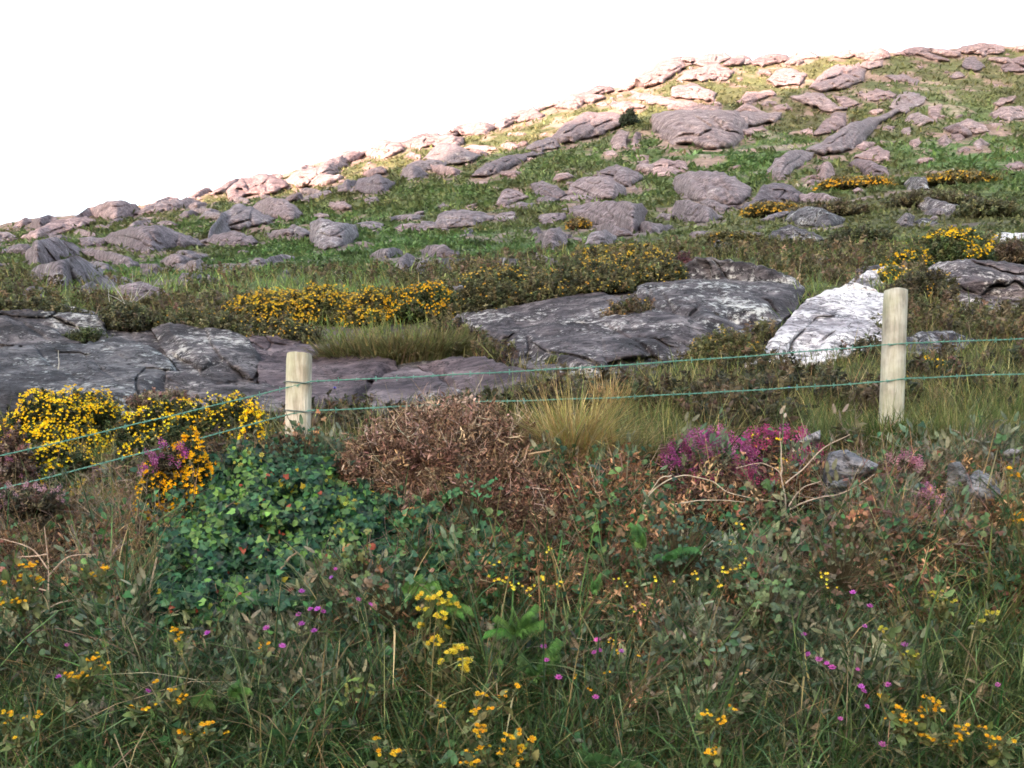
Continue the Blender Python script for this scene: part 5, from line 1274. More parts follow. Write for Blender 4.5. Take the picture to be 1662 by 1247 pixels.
tussock('coarse olive grass tussock growing in the outcrop below the orange gorse', 640, 592, 230, .42, 2600, [(.19,.19,.10),(.14,.15,.07),(.24,.21,.12)], None, .35, .013)
tussock('dark green strappy leaves under the dead bracken', 665, 880, 80, .24, 260, [(.06,.12,.04),(.09,.16,.05)], 4.45, .8, .006)
tussock('small green grass tuft at the bottom left of the bank', 480, 1200, 150, .26, 900, [(.08,.13,.04),(.06,.10,.035)], 3.95, .8, .005)
tussock('teal green grass tuft low on the bank right of centre', 1300, 1160, 190, .32, 1500, [(.05,.09,.05),(.07,.12,.06)], 4.05, .7, .004)

# ------------------------------------------------------------------ ivy over the bank and the heap of dead bracken
def dome_pts(pg, n, hmax, e0, dshift=0.0, rs_=rng):
    b0, b1 = pg.min(0), pg.max(0); x = rs_.uniform(b0[0], b1[0], n*3); y = rs_.uniform(b0[1], b1[1], n*3)
    k = inside(pg, x, y); x, y = x[k][:n], y[k][:n]; e, _, _ = edge_near(pg, x, y)
    q = np.clip(e/e0, 0, 1); return x, y, hmax*np.sqrt(1-(1-q)**2)
def dome_at(x, y, h, low):
    """a point over the bank; low is a cap for sight lines that pass over the crest"""
    d_ = np.minimum(locate(x, y), low(x, y)); lump = 1+1.5*fbm(x/50, y/50, 401, 4)
    return P(x, y, d_-h*lump)
lowf = lambda x, y: 4.95-(y-720)*.0019
c0 = P(420, 1000, 4.35); ivy = empty('ivy', c0); tag(ivy, 'big mass of glossy dark green ivy with pale sprays tumbling down the bank', 'ivy')
pg_s = grow(ivy_pg, -16); gx = np.arange(200, 705, 7.); gy = np.arange(715, 1055, 7.); GX, GY = np.meshgrid(gx, gy); ins = inside(pg_s, GX, GY)
e, bx, by = edge_near(pg_s, GX, GY); GX2 = np.where(ins, GX, bx); GY2 = np.where(ins, GY, by); q = np.clip(np.where(ins, e, 0)/80, 0, 1)
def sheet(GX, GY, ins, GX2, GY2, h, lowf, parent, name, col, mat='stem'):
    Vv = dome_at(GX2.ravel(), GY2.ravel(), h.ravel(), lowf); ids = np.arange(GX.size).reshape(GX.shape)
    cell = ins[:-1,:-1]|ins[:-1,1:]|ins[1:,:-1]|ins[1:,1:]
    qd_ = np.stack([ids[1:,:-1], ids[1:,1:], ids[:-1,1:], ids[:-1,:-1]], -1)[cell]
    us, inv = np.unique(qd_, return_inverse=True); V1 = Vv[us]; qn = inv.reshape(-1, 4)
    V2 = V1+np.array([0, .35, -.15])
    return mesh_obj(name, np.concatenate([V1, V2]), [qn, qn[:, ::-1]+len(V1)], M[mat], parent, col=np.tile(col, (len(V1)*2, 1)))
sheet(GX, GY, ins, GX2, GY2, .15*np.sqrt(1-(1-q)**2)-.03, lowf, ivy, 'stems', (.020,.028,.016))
x, y, h = dome_pts(roughen(ivy_pg, 30, 55), 12000, .22, 60); Pv = dome_at(x, y, h*rng.uniform(.75, 1.1, len(x)), lowf); n = len(x)
hole = fbm(x/30, y/30, 405, 3); cv = pal(n, [(.016,.060,.030),(.026,.085,.036),(.012,.040,.028),(.045,.115,.045)], (.35,.3,.2,.15), .3, .08)
rg = rng.random(n); cv[rg < .012] = np.array([.45,.35,.03]); cv[(rg > .012) & (rg < .022)] = np.array([.30,.06,.03])
lt = np.zeros(n)
for (cx, cy, r_) in [(402,765,26),(385,800,26),(330,845,34),(445,835,36),(375,960,26),(560,830,30),(545,780,24),(470,870,26),(350,985,22),(515,905,26),(305,905,18)]:
    lt = np.maximum(lt, np.exp(-((x-cx)**2+(y-cy)**2)/r_**2))
hz_ = np.clip(fbm(x/22, y/22, 409, 3)*2.2, -1, .3); cv = cv*np.exp(hz_*.55)[:, None]; lm = rng.random(n) < lt*.4; cv[lm] = pal(lm.sum(), [(.10,.21,.045),(.14,.26,.06),(.08,.17,.05)], None, .2)
# runners straggling out of the mass
m2_ = 6500; ang = rng.integers(0, 8, m2_); hubs = np.array([(650,850),(700,905),(560,1010),(230,1000),(330,860),(720,840),(640,960),(440,1050)], float)[ang]
xr, yr = hubs[:, 0]+rng.normal(0, 46, m2_), hubs[:, 1]+rng.normal(0, 34, m2_); kr = fbm(xr/26, yr/26, 421, 3) > .02; xr, yr = xr[kr], yr[kr]
Pv = np.concatenate([Pv, dome_at(xr, yr, rng.uniform(.14, .26, len(xr)), lowf)]); cv = cv*.82; cv = np.concatenate([cv, pal(len(xr), [(.016,.060,.030),(.03,.095,.04),(.05,.13,.05),(.10,.16,.05)], (.35,.35,.2,.1), .3)]); lm = np.concatenate([lm, np.zeros(len(xr), bool)]); n = len(Pv)
p = Pile(); sz = rng.uniform(.016, .040, n); Pv[lm] -= np.array([0, .03, 0]); leaves_to(p, list(IVY), Pv, sz, cv, .5)
lv = p.build('leaves', 'ivy', ivy); lv['kind'] = 'stuff'
fx_, fy_ = [], []
for (cx, cy, k_) in [(545,778,26),(558,812,18),(545,835,12),(460,795,10),(372,962,10),(345,985,8),(520,930,10),(440,1000,6),(400,745,8)]:
    fx_ += list(rng.normal(cx, 9, k_)); fy_ += list(rng.normal(cy, 9, k_))
fx_, fy_ = np.array(fx_), np.array(fy_); Pf = dome_at(fx_, fy_, .22+0*fx_, lowf); p = Pile()
lib_to(p, [POM], Pf, rng.uniform(.009, .015, len(fx_)), pal(len(fx_), [(.42,.44,.10),(.34,.38,.09)], None, .15), D=np.tile((0,-1,.4), (len(fx_), 1))+rng.normal(0, .3, (len(fx_), 3)))
p.build('flower_heads', 'petal', ivy)['kind'] = 'stuff'
p = Pile()
for (pts) in [[(350,838),(368,822),(385,812)],[(430,892),(438,868),(448,850)],[(255,905),(242,960),(250,1010)],[(300,1000),(330,985),(365,975)],[(455,925),(470,905),(500,885)]]:
    a_ = np.array(pts, float); w_ = dome_at(a_[:, 0], a_[:, 1], np.full(len(a_), .24), lowf); p.add(tube_pts(w_, .005, .003, 4), np.zeros((1,3)), np.eye(3)[None], 1.0, np.array([[.30,.22,.15]]))
p.build('twigs', 'stem', ivy)['kind'] = 'stuff'

lowb = lambda x, y: 4.90-(y-700)*.0019
bm = empty('dead_bracken', P(740, 860, 4.5)); tag(bm, 'mound of dead rusty brown bracken with a bleached top beside the square post', 'dead bracken')
pg_s = grow(br_pg, -14); gx = np.arange(515, 930, 7.); gy = np.arange(660, 910, 7.); GX, GY = np.meshgrid(gx, gy); ins = inside(pg_s, GX, GY)
e, bx, by = edge_near(pg_s, GX, GY); GX2 = np.where(ins, GX, bx); GY2 = np.where(ins, GY, by); q = np.clip(np.where(ins, e, 0)/70, 0, 1)
sheet(GX, GY, ins, GX2, GY2, .12*np.sqrt(1-(1-q)**2)-.03, lowb, bm, 'litter', (.050,.028,.020))
x, y, h = dome_pts(roughen(br_pg, 24, 56), 4600, .17, 70); n = len(x); Pv = dome_at(x, y, h*rng.uniform(.8, 1.08, n), lowb)
topness = np.clip((735-y + (700-x)*.16)/60 + fbm(x/30, y/30, 411, 3)*.8, 0, 1); cd = pal(n, [(.115,.066,.046),(.165,.10,.068),(.065,.040,.031),(.24,.155,.11)], (.35,.3,.2,.15), .28)
cp_ = pal(n, [(.36,.23,.18),(.26,.17,.13),(.42,.30,.24)], None, .2); mm = rng.random(n) < topness*.55; cd[mm] = cp_[mm]
p = Pile(); lib_to(p, CURLY, Pv, rng.uniform(.05, .11, n), cd, D=rng.normal(0, .8, (n, 3))+np.array([0,-.5,.3]))
p.build('fronds', 'stem', bm)['kind'] = 'stuff'
p = Pile(); k = rng.integers(0, n, 700); lib_to(p, STICK, Pv[k]+np.array([0, .03, 0]), rng.uniform(.10, .22, 700), pal(700, [(.34,.24,.17),(.22,.13,.09),(.45,.36,.28)]), D=rng.normal(0, .8, (700, 3))+np.array([0,-.4,.5]))
p.build('stalks', 'stem', bm)['kind'] = 'stuff'

# ------------------------------------------------------------------ single plants on the bank
def bank_pt(px, row, out=.36):
    """a point that stands out from the bank by out metres and is seen at (px,row)"""
    d_ = float(min(locate(px, min(row+25, 1490))[0], 4.95)); return P(px, row, d_-out-.02)
def ragwort(label, cx, top, bot, heads, d, col, size=.020, name='ragwort', wide=60):
    d = d-.34
    c = P(cx, bot, d); root = empty(name, c); tag(root, label, 'ragwort')
    ps, pf, pl_ = Pile(), Pile(), Pile(); I = np.zeros((1,3)); E = np.eye(3)[None]
    js = 0
    for (hx_, hy_, r_, k_) in heads:
        k_ = int(k_*1.7)
        tipp = P(hx_, hy_, d-.05+rng.uniform(-.04, .04)); js = max(js, 1)
        mid_ = c*.4+tipp*.6+np.array([rng.normal(0, .015), 0, 0])
        ps.add(tube_pts(np.array([c, (c+mid_)/2+rng.normal(0, .008, 3), mid_, tipp-np.array([0,0,.02])]), .0035, .002), I, E, 1.0, np.array([[.12,.10,.05]]))
        hp = tipp+np.stack([rng.normal(0, r_/F*d, k_), rng.normal(0, .015, k_), rng.normal(0, r_*.55/F*d, k_)], -1)
        for q_ in hp: ps.add(tube_pts(np.array([mid_*.3+tipp*.7-np.array([0,0,.02]), (q_+tipp)/2-np.array([0,0,.008]), q_]), .0012, .0008, 4), I, E, 1.0, np.array([[.13,.14,.06]]))
        lib_to(pf, [POM], hp, rng.uniform(.8, 1.25, k_)*size*.52, pal(k_, col, None, .12, .04), D=np.tile((0,-.55,1), (k_, 1))+rng.normal(0, .3, (k_, 3)))
        nl = 22; t = rng.uniform(0.1, .95, (nl, 1)); lp = c*(1-t)+tipp*t+rng.normal(0, .012, (nl, 3)); lib_to(pl_, [LONG, OVAL], lp, rng.uniform(.02, .045, nl), pal(nl, [(.10,.14,.05),(.07,.10,.04),(.16,.16,.07)]), D=rng.normal(0, .7, (nl, 3))+np.array([0,-.3,.4]))
    ps.build('stems', 'stem', root); pl_.build('leaves', 'leaf', root); fo = pf.build('flower_heads', 'petal', root); fo['kind'] = 'stuff'
YR = [(.74,.58,.06),(.74,.58,.08),(.60,.44,.05)]; OR = [(.78,.44,.03),(.80,.52,.04),(.70,.38,.03)]
ragwort('tall ragwort crowned with yellow flower heads in the middle of the lower bank', 705, 960, 1200, [(700,968,9,9),(722,976,8,8),(738,984,5,4),(690,990,6,5),(715,1000,6,5),(684,1015,4,3),(722,1022,5,4),(704,1042,8,7)], 4.05, YR, .022)
ragwort('shorter ragwort with the brightest yellow heads right of the tall ragwort', 748, 1045, 1200, [(746,1052,7,8),(729,1058,5,5),(757,1075,7,8),(716,1074,3,3),(755,1088,3,3)], 3.98, [(.80,.66,.10),(.74,.58,.06)], .023)
for lab, cx, bot, hs in [
 ('orange yellow flowering herb at the bottom edge right of the tall ragwort', 790, 1265, [(778,1182,7,6),(782,1192,5,4),(781,1212,8,6),(764,1226,6,5),(766,1238,8,7)]),
 ('orange yellow flowering herb with a single bright head at the bottom edge', 845, 1270, [(838,1192,9,6),(845,1216,6,7),(865,1200,4,4),(828,1198,4,2),(842,1238,5,4),(812,1220,7,4)]),
 ('small orange flower cluster under the shorter ragwort', 716, 1180, [(716,1143,5,4)]),
 ('sparse orange flowers between the ragwort and the bottom edge', 775, 1190, [(781,1125,5,4),(772,1157,5,4),(794,1150,4,2),(818,1130,4,2),(836,1115,4,2)]),
 ('two little orange flowers at the bottom edge left of centre', 645, 1262, [(641,1222,5,4),(658,1224,3,3),(620,1220,4,2),(610,1198,3,2)]),
 ('golden flower patch low on the bank at right', 1470, 1200, [(1462,1162,7,7),(1470,1170,6,6),(1458,1150,4,3),(1430,1130,3,3),(1521,1147,6,7),(1500,1155,7,4),(1512,1135,5,3)]),
 ('golden flowers at the right of the bottom edge', 1555, 1225, [(1560,1195,6,6),(1557,1182,4,4),(1547,1206,4,4),(1506,1197,5,4),(1492,1194,3,2)]),
 ('few golden flowers near the bottom right corner', 1612, 1235, [(1608,1197,4,4),(1611,1210,4,3),(1640,1200,2,2),(1598,1183,3,2)]),
 ('pair of small golden flower tufts right of the bleached bottom tuft', 1145, 1190, [(1142,1158,4,4),(1167,1170,6,5),(1187,1150,5,2)]),
 ('small golden flower inside the bleached grass at the bottom edge', 1160, 1262, [(1158,1220,5,5),(1146,1222,3,2)]),
 ('lime yellow sprays on the right slope above the pale grass tuft', 1525, 1010, [(1520,967,6,5),(1527,974,5,4),(1512,962,3,2),(1545,976,3,2)]),
 ('yellow spray beside the pale grass tuft', 1606, 1030, [(1606,995,5,5),(1588,1010,4,3)]),
 ('small olive yellow heads in the wiry stalks at right', 1476, 1090, [(1480,1062,5,6),(1471,1076,4,3),(1434,1022,4,3)]),
 ('orange yellow tuft low in the left weeds', 122, 1140, [(128,1098,6,7),(112,1095,4,3),(168,1082,4,3),(155,1068,5,4),(143,1072,4,3),(140,1092,3,2)]),
 ('small golden tuft in the left weeds below the ivy', 292, 1165, [(295,1134,6,5),(288,1040,2,2),(285,1120,3,2),(250,1108,5,2)]),
 ('golden flowers near the bottom of the left weeds', 310, 1220, [(296,1190,4,4),(336,1176,5,4),(333,1190,3,2),(312,1188,3,2),(367,1190,3,2)]),
 ('two golden dots at the lower left weeds', 225, 1180, [(213,1150,3,2),(236,1152,3,3),(252,1143,3,1)]),
 ('faded orange flowers at the lower left edge', 30, 1215, [(14,1160,4,4),(11,1173,3,2),(45,1165,4,2),(60,1158,4,2),(30,1198,3,1)]),
 ('golden gorse like flowers at the left edge of the bank', 35, 1000, [(38,940,6,7),(27,975,7,8),(60,942,7,7),(8,948,4,4),(2,980,4,3),(40,918,4,4),(55,916,3,2)]),
 ('single golden flower cluster right of the left edge flowers', 165, 965, [(170,923,4,4),(150,933,3,2),(125,925,2,1)]),
 ('little golden cluster at the foot of the ivy', 290, 1060, [(287,1022,4,4),(292,1030,3,2)]),
 ('small golden flower in front of the wiry stalks', 428, 1080, [(427,1046,5,3)]),
 ('orange yellow flowers at the right edge of the bank', 1660, 900, [(1657,833,5,6),(1655,845,4,5),(1636,760,3,3),(1652,770,4,3)]),
]: ragwort(lab, cx, 0, bot, hs, float(min(locate(cx, min(bot+20, 1480))[0], 4.9))-.22, OR if 'lime' not in lab and 'olive' not in lab and 'yellow spray' not in lab else [(.52,.46,.07),(.44,.40,.07)], .0155, name='yellow_wildflower')
for o_ in list(COL.objects):
    if o_.name.startswith('yellow_wildflower') and 'category' in o_: o_['category'] = 'wildflower'
# small yellow five petalled flowers strewn in the dark part of the bank
def strewn(label, spots, size, col, r=10, k=4):
    size *= .6; k *= 2
    x = np.concatenate([rng.normal(cx, r, k) for cx, cy in spots]); y = np.concatenate([rng.normal(cy, r*.7, k) for cx, cy in spots])
    Pf = np.array([bank_pt(a_, b_, .34) for a_, b_ in zip(x, y)]); root = empty('small_yellow_flowers', Pf.mean(0)); tag(root, label, 'wildflowers', kind='stuff')
    p = Pile(); lib_to(p, [FLOWER], Pf, rng.uniform(.7, 1.2, len(x))*size, pal(len(x), col, None, .12), D=np.tile((0,-1,.6), (len(x), 1))+rng.normal(0, .3, (len(x), 3))); p.build('petals', 'petal', root)
    p = Pile()
    for q_ in Pf: p.add(tube_pts(np.array([q_+np.array([rng.normal(0,.02), .12, -.14]), q_+np.array([0, .03, -.05]), q_]), .0012), np.zeros((1,3)), np.eye(3)[None], 1.0, np.array([[.09,.12,.05]]))
    p.build('stalks', 'leaf', root)
strewn('small yellow flowers in the dark bank above the bright green ferns', [(806,937),(818,943),(828,955),(846,953),(866,960),(884,892),(882,940),(905,950),(800,918)], .014, YR, 5, 2)
strewn('scattered tiny yellow flowers right of the rust coloured litter', [(1007,940),(1016,949),(1062,942),(1040,980),(1030,990),(1098,944)], .013, YR, 4, 1)
strewn('small yellow flowers beside the pale curved twig', [(1175,925),(1190,925),(1130,935),(1208,914),(1185,885),(1165,945),(1340,935),(1350,950),(1436,910),(1198,855)], .014, YR, 6, 2)
strewn('scattered yellow flowers in the leafy bank right of the ragwort', [(985,1045),(1003,1060),(1035,1062),(960,1120),(985,1093),(934,1095),(995,1040)], .012, OR, 4, 1)

# knapweed: one plant for every purple head that can be told apart
def knapweed(px, row, d, scale=1.0):
    t = P(px, row, d); root = empty('knapweed', t-np.array([0,0,.16]))
    b0 = t+np.array([rng.normal(0, .02), .06, -.20]); I = np.zeros((1,3)); E = np.eye(3)[None]; p = Pile()
    p.add(tube_pts(np.array([b0, (b0+t)/2+rng.normal(0, .008, 3), t]), .0018, .0014), I, E, 1.0, np.array([[.12,.13,.09]])); lib_to(p, [LONG], b0+(t-b0)*rng.uniform(.1, .9, (5, 1)), rng.uniform(.02, .04, 5), vary((.08,.11,.07), 5), D=rng.normal(0, .6, (5, 3))+np.array([0,-.3,.6]))
    p.build('stem', 'leaf', root)
    D = np.array([[rng.normal(0, .3), -.6, 1.0]]); D /= np.linalg.norm(D); p = Pile(); Rm = frames(D)
    lib_to(p, [OVAL], np.repeat(t[None], 8, 0), np.full(8, .009), vary((.09,.07,.05), 8, var=.1), D=D+rng.normal(0, .5, (8, 3))); p.build('bud', 'leaf', root)
    p = Pile(); p.add(POM, t[None]+D*.006, Rm, .0135*scale, vary((.50,.13,.46), 1, var=.12)); p.build('flower_head', 'petal', root)
    return root
KN = {
 'purple knapweed head among the wiry stalks at the foot of the ivy': [(490,963),(505,992),(517,992),(524,996),(511,1027),(486,1001),(490,1016)],
 'purple knapweed head near the left weeds under the ivy': [(434,1023),(458,1052),(338,1031)],
 'pale purple knapweed head beside the reddish leaves right of the ivy': [(545,927),(600,984),(580,976),(540,940)],
 'single purple head low in the left weeds': [(109,1050),(240,1125),(124,1141)],
 'small violet head by the orange tuft at lower left': [(97,1102)],
 'purple knapweed head in the group right of the ferns': [(970,1042),(966,1062),(972,1059),(1008,1060)],
 'knapweed head among the green stalks under the ferns': [(882,1053),(887,1075),(906,1103)],
 'lone purple knapweed head low in the bank centre': [(967,1135)],
 'topmost pinkish knapweed head on the right side of the bank': [(1384,965)],
 'purple knapweed head high in the right weeds under the topmost one': [(1411,987),(1403,1020)],
 'purple head in the slanting row in the middle of the right weeds': [(1312,1065),(1329,1074),(1342,1080),(1350,1087)],
 'purple knapweed head alone above the slanting row': [(1305,1033)],
 'bright purple head beside the olive yellow flowers at right': [(1468,1050)],
 'purple knapweed head in the lower part of the right weeds': [(1397,1118),(1400,1125),(1405,1150),(1441,1115)],
 'faint purple head in the lower right weeds': [(1363,1170),(1391,1090)],
 'purple knapweed head near the bottom edge at right': [(1431,1212)],
 'violet knapweed head close to the right edge': [(1618,1115)]}
for lab, pts in KN.items():
    for (a_, b_) in pts:
        r0 = knapweed(a_, b_, float(min(locate(a_, min(b_+35, 1480))[0], 4.9))-.40, rng.uniform(.85, 1.2)*(.8 if 'faint' in lab or 'pale' in lab else 1)); tag(r0, lab, 'knapweed', lab.replace('purple ', '').split(' head')[0]+' heads' if len(pts) > 1 else None)
        if len(pts) > 1: r0['group'] = 'knapweed: '+' '.join(lab.split()[-5:])
for lab, (a_, b_) in {'small blue flower beside the square post against the dark rock': (543,632), 'small blue flower below the lower wire in the field': (1281,632)}.items():
    r0 = knapweed(a_, b_, 5.3, .8); tag(r0, lab, 'wildflower'); r0.name = 'blue_flower'
    for ch in r0.children:
        if ch.name.startswith('flower_head'):
            dat = ch.data.color_attributes['Col'].data; buf = np.tile(np.array([.16,.14,.55,1], np.float32), len(dat)); dat.foreach_set('color', buf)

# ferns
def fern(label, base, tips, d, col, wide=.9):
    d = d-.48
    c = P(base[0], base[1], d); root = empty('fern', c); tag(root, label, 'fern')
    more = [(base[0]+(a_-base[0])*rng.uniform(.5,.9)+rng.normal(0, 10), base[1]+(b_-base[1])*rng.uniform(.4,.9)+rng.normal(0, 8)) for a_, b_ in tips for _ in range(1)]
    for (tx_, ty_) in tips+more:
        t = P(tx_, ty_, d-.06); v = t-c; L = np.linalg.norm(v); p = Pile()
        tw = np.array([[v[0]*.5, -.4, -1.0]]); p.add(FROND[int(rng.integers(0, 2))], c[None], frames(v[None]+np.array([[0, 0, .12*L]]), toward=tw), np.array([[L, L*wide, L]]), vary(col, 1, var=.1))
        p.build('frond', 'leaf', root)
    return root
BG = (.12,.26,.06)
fern('bright green fern with several fronds right of the ragwort', (838,1028), [(802,990),(832,974),(872,968),(888,1000),(805,1015)], 4.15, BG)
fern('bright green fern below the first one with fronds pointing right', (868,1100), [(905,1020),(900,1048),(862,1078),(845,1050)], 4.12, (.11,.24,.065))
fern('single fern frond sticking out left of the ragwort', (705,985), [(745,960),(768,962)], 4.2, (.10,.23,.05))
fern('small fern frond above the ragwort', (650,955), [(722,938),(690,925)], 4.3, (.10,.24,.05))
fern('pale upright fern frond beside the arching branch', (1046,888), [(1026,830),(1042,858)], 4.35, (.16,.32,.09))
fern('green fern at the foot of the arching branch', (1078,905), [(1128,868),(1110,882),(1060,890)], 4.4, (.07,.20,.06))
fern('small fern frond in the rust coloured litter', (965,960), [(975,922),(960,935)], 4.3, (.12,.28,.07))
fern('fern fronds lying low in the left weeds', (372,1130), [(408,1095),(385,1090)], 4.05, (.09,.20,.05))
fern('fern by the lower left weeds under the wiry stalks', (310,1135), [(350,1112),(340,1125)], 4.05, (.10,.19,.05))
fern('broad green leaves spreading at the bottom edge right of centre', (1000,1250), [(930,1205),(960,1195),(1000,1200),(1035,1215)], 3.85, (.08,.17,.05), 1.4)
fern('bright green sprout at the bottom edge at left', (150,1280), [(130,1225),(150,1220),(165,1230),(120,1240)], 3.8, (.16,.32,.09), 1.3)
fern('green leafy shoots among the weeds at bottom left', (475,1215), [(450,1160),(490,1150),(510,1175)], 3.95, (.07,.16,.05), 1.2)

# broad single leaves
def leafplant(label, cx, cy, r_, n, size, cols, name='leafy_plant', cat='plant', lib=None, out=.40, d=None):
    c = bank_pt(cx, cy, out) if d is None else P(cx, cy, d); k = int(n*1.6); root = empty(name, c-np.array([0,0,.1])); tag(root, label, cat)
    d_ = c[1]; Pp = c+np.stack([rng.normal(0, r_/F*d_, k), rng.normal(0, .03, k), rng.normal(0, r_*.7/F*d_, k)], -1)
    p = Pile(); leaves_to(p, lib or [OVAL], Pp, rng.uniform(.6, 1.1, k)*size*.62, pal(k, cols, None, .18), .4); p.build('leaves', 'ivy', root)
    p = Pile(); b_ = c+np.array([0, .12, -.14])
    for q_ in Pp: p.add(tube_pts(np.array([b_, (b_+q_)/2, q_]), .0016), np.zeros((1,3)), np.eye(3)[None], 1.0, np.array([[.10,.08,.05]]))
    p.build('stems', 'stem', root)
leafplant('bramble spray with orange and red leaves right of the ivy', 585, 900, 26, 26, .042, [(.24,.10,.05),(.14,.16,.05),(.08,.15,.05),(.09,.14,.05)], 'bramble', 'bramble', [TRIF, OVAL])
leafplant('bramble with pinkish dead leaves above the ragwort', 640, 955, 34, 30, .045, [(.18,.11,.07),(.08,.14,.06),(.05,.10,.05),(.07,.12,.05)], 'bramble', 'bramble', [TRIF, OVAL])
leafplant('large dark round leaves under the bare twigs at the left', 60, 1025, 30, 16, .060, [(.05,.085,.055),(.065,.09,.05)])
leafplant('broad green leaf pair at the bottom edge left of the orange flowers', 742, 1225, 14, 7, .065, [(.06,.14,.055)])
leafplant('dark green leaf cluster left of the dead bracken foot', 770, 795, 26, 26, .036, [(.04,.13,.05),(.06,.18,.07)], 'ivy_sprig', 'ivy', list(IVY))
leafplant('dark leafy bramble clump under the arching branch', 1110, 880, 46, 60, .040, [(.035,.07,.045),(.05,.095,.055),(.025,.05,.035)], 'bramble', 'bramble', [TRIF, OVAL])
leafplant('bramble clump with brownish leaves right of the curved twig', 1380, 900, 50, 60, .036, [(.09,.08,.05),(.06,.08,.045),(.13,.08,.055)], 'bramble', 'bramble', [TRIF, OVAL])
leafplant('pale green bramble leaves hanging beside the curved twig', 1245, 965, 22, 26, .040, [(.11,.15,.07),(.08,.12,.055)], 'bramble', 'bramble', [TRIF])
leafplant('orange brown withered leaves below the blue grey stone', 1392, 835, 12, 14, .034, [(.34,.16,.08),(.26,.12,.07)], 'bramble', 'bramble', [TRIF, OVAL])
leafplant('reddish leaves around the foot of the square post', 500, 712, 22, 34, .030, [(.34,.16,.08),(.24,.14,.08),(.12,.14,.06)], 'bramble', 'bramble', [TRIF, OVAL], d=4.93)
leafplant('bluish dark ivy leaves at the foot of the square post', 495, 740, 36, 90, .034, [(.025,.075,.045),(.035,.095,.05)], 'ivy_sprig', 'ivy', list(IVY), d=4.80)
leafplant('yellowing bramble leaves at the lower left edge of the wiry stalks', 575, 1120, 16, 12, .045, [(.14,.18,.04),(.10,.14,.04)], 'bramble', 'bramble', [OVAL])
leafplant('grey green leaf low right of the curved twig', 1195, 1045, 16, 8, .060, [(.07,.12,.075)])

# bare branches
def branch(label, paths, d, r=.0045, col=(.46,.38,.30), name='bare_branch', cat='branch', out=.30, group=None):
    if d < 4.75: d -= .2
    allp = []; p = Pile()
    for pth in paths:
        a_ = np.array(pth, float); t = np.linspace(0, len(a_)-1, (len(a_)-1)*7+1); i = np.minimum(t.astype(int), len(a_)-2); f = (t-i)[:, None]
        am = np.concatenate([a_[:1]*2-a_[1:2], a_, a_[-1:]*2-a_[-2:-1]]); p0, p1, p2, p3 = am[i], am[i+1], am[i+2], am[i+3]
        q = .5*((2*p1)+(-p0+p2)*f+(2*p0-5*p1+4*p2-p3)*f**2+(-p0+3*p1-3*p2+p3)*f**3)
        q[:, :2] += np.stack([perlin(t*1.3+a_[0,0], t*0, 6), perlin(t*1.3, t*0+a_[0,1], 7)], -1)*2.0
        dz_ = q[:, 2] if a_.shape[1] > 2 else 0
        w_ = P(q[:, 0], q[:, 1], d+dz_+0*q[:, 0]); allp.append(w_)
        p.add(tube_pts(w_, r, r*.45), np.zeros((1,3)), np.eye(3)[None], 1.0, np.array([col]))
    o = p.build(name, 'stem', origin=allp[0][0]); return tag(o, label, cat, group)
branch('long pale branch arching over the bank below the magenta heather', [[(1040,885),(1046,820),(1070,788),(1110,772),(1150,780),(1190,802),(1262,815)],[(1046,838),(1090,820),(1150,812),(1210,815)],[(1090,772),(1075,776),(1052,800)]], 4.42, .0034)
branch('forked pale branch standing in front of the reddish heather', [[(1275,830),(1272,790),(1262,765),(1235,752),(1195,760)],[(1275,785),(1305,760),(1336,728),(1380,705)],[(1268,770),(1268,745),(1266,700)],[(1276,830),(1320,810),(1370,800),(1420,770)],[(1280,822),(1300,795),(1332,780)],[(1278,828),(1310,868)]], 4.45, .0032, (.44,.34,.28))
branch('curved whitish twig dropping down the bank right of centre', [[(1155,878),(1185,895),(1205,920),(1217,950),(1222,990)],[(1155,878),(1138,900),(1132,960)]], 4.28, .0036, (.48,.42,.36))
branch('thin horizontal stick lying across the bank centre', [[(1062,953),(1085,948),(1140,940)]], 4.25, .004)
branch('stick leaning at the right side of the bank', [[(1550,930),(1580,952),(1603,970)]], 4.3, .0045, (.42,.36,.30))
branch('upright dead stalk with side twigs at the left of the bank', [[(80,1000),(78,920),(72,855)],[(78,925),(50,890),(0,875)],[(78,935),(110,905),(150,900)],[(76,900),(30,905)],[(78,960),(40,950)]], 4.25, .004, (.38,.28,.22))
branch('crooked dead twig crossing the leaves at the left of the bank', [[(60,998),(95,980),(140,970)]], 4.22, .004, (.36,.29,.23))
branch('long thin twig leaning at the lower left of the ivy', [[(245,1055),(262,1010),(300,985)]], 4.15, .0045, (.40,.34,.28))
branch('grey twig between the ragwort and the ferns', [[(770,1075),(810,1058),(880,1048)]], 3.98, .003, (.40,.36,.30))
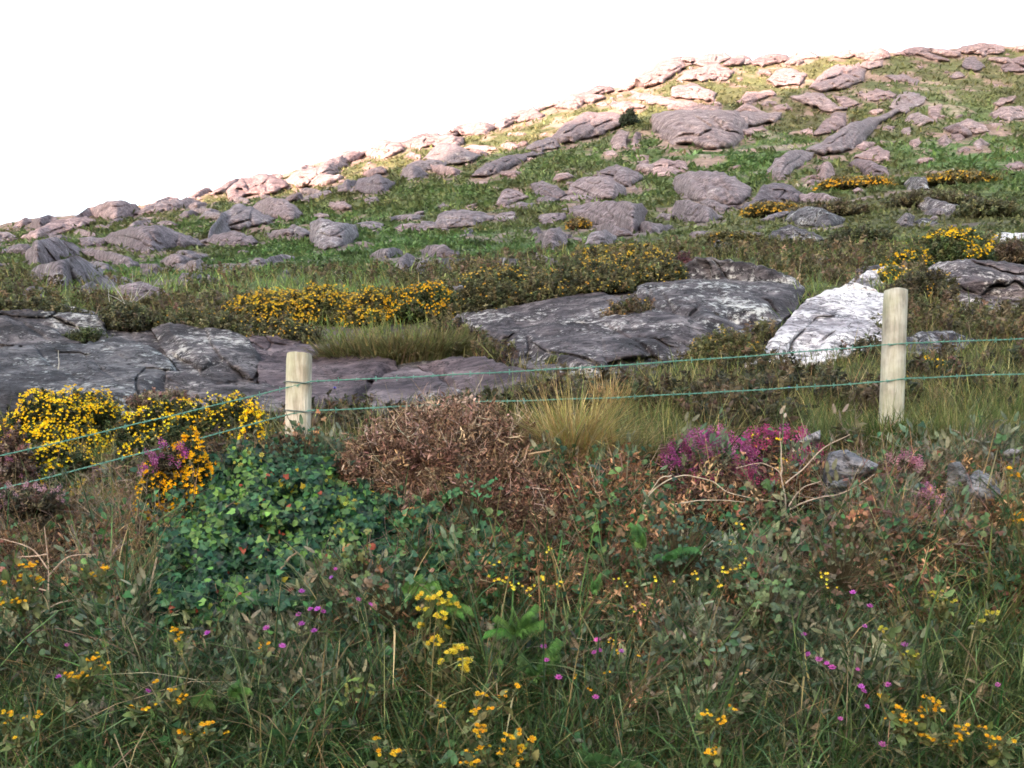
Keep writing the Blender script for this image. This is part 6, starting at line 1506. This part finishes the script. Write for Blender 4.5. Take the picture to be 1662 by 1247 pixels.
branch('short pale stick on the broken bank edge under the straw grass', [[(858,738),(895,731)]], 4.70, .005, (.46,.32,.20))
branch('reddish thin stalk on the broken bank edge', [[(1000,800),(1010,760),(1005,735)]], 4.62, .004, (.22,.13,.11))
branch('dead forked twig in the lower middle of the bank', [[(1070,1215),(1085,1160),(1100,1100),(1110,1060)],[(1085,1160),(1110,1130),(1140,1110)],[(1100,1100),(1080,1080)]], 3.95, .004, (.26,.22,.18))
branch('bleached bare twigs spreading in front of the pale boulder at left', [[(205,500),(200,490),(176,478)],[(205,500),(215,475),(214,440)],[(205,500),(228,470),(235,452)],[(205,500),(240,475),(262,446)],[(205,500),(190,470),(176,452)],[(178,490),(176,462)],[(220,478),(226,462)]], 12.3, .005, (.42,.41,.39))
branch('thin twig on the rocks above the gorse at left', [[(94,600),(95,570)]], 9.0, .006, (.45,.42,.38))
branch('grey twig standing before the purple slab', [[(770,642),(780,618),(785,608)]], 6.5, .003, (.38,.32,.28))

# pale marker posts of a far fence on the hill
for lab, px_, row_, h_, w_ in [('pale thick post standing at the top of the right heath', 1546, 284, 11, 5), ('thin white post in the green left of the orange gorse line', 1293, 306, 9, 4), ('short white post just right of the thin one', 1308, 304, 6, 4), ('small pale post below the white knob', 1395, 292, 7, 3)]:
    d_ = float(locate(px_, row_)[0]); c = P(px_, row_+1, d_); H_ = h_/F*d_; r_ = w_/2/F*d_; V = []; ns = 10
    for i, (zz, rr) in enumerate(((-.3, 1), (.5, .95), (.97, .92), (1.0, .75))):
        for k in range(ns): V.append(c+np.array([r_*rr*math.cos(k*.6283), r_*rr*math.sin(k*.6283), H_*zz]))
    q = [(i*ns+k, i*ns+(k+1) % ns, (i+1)*ns+(k+1) % ns, (i+1)*ns+k) for i in range(3) for k in range(ns)]; V.append(c+np.array([0,0,H_*1.01])); t3 = [(3*ns+k, 3*ns+(k+1) % ns, 4*ns) for k in range(ns)]
    tag(mesh_obj('fence_post', V, [q, t3], M['wood_round'], origin=c), lab, 'post')
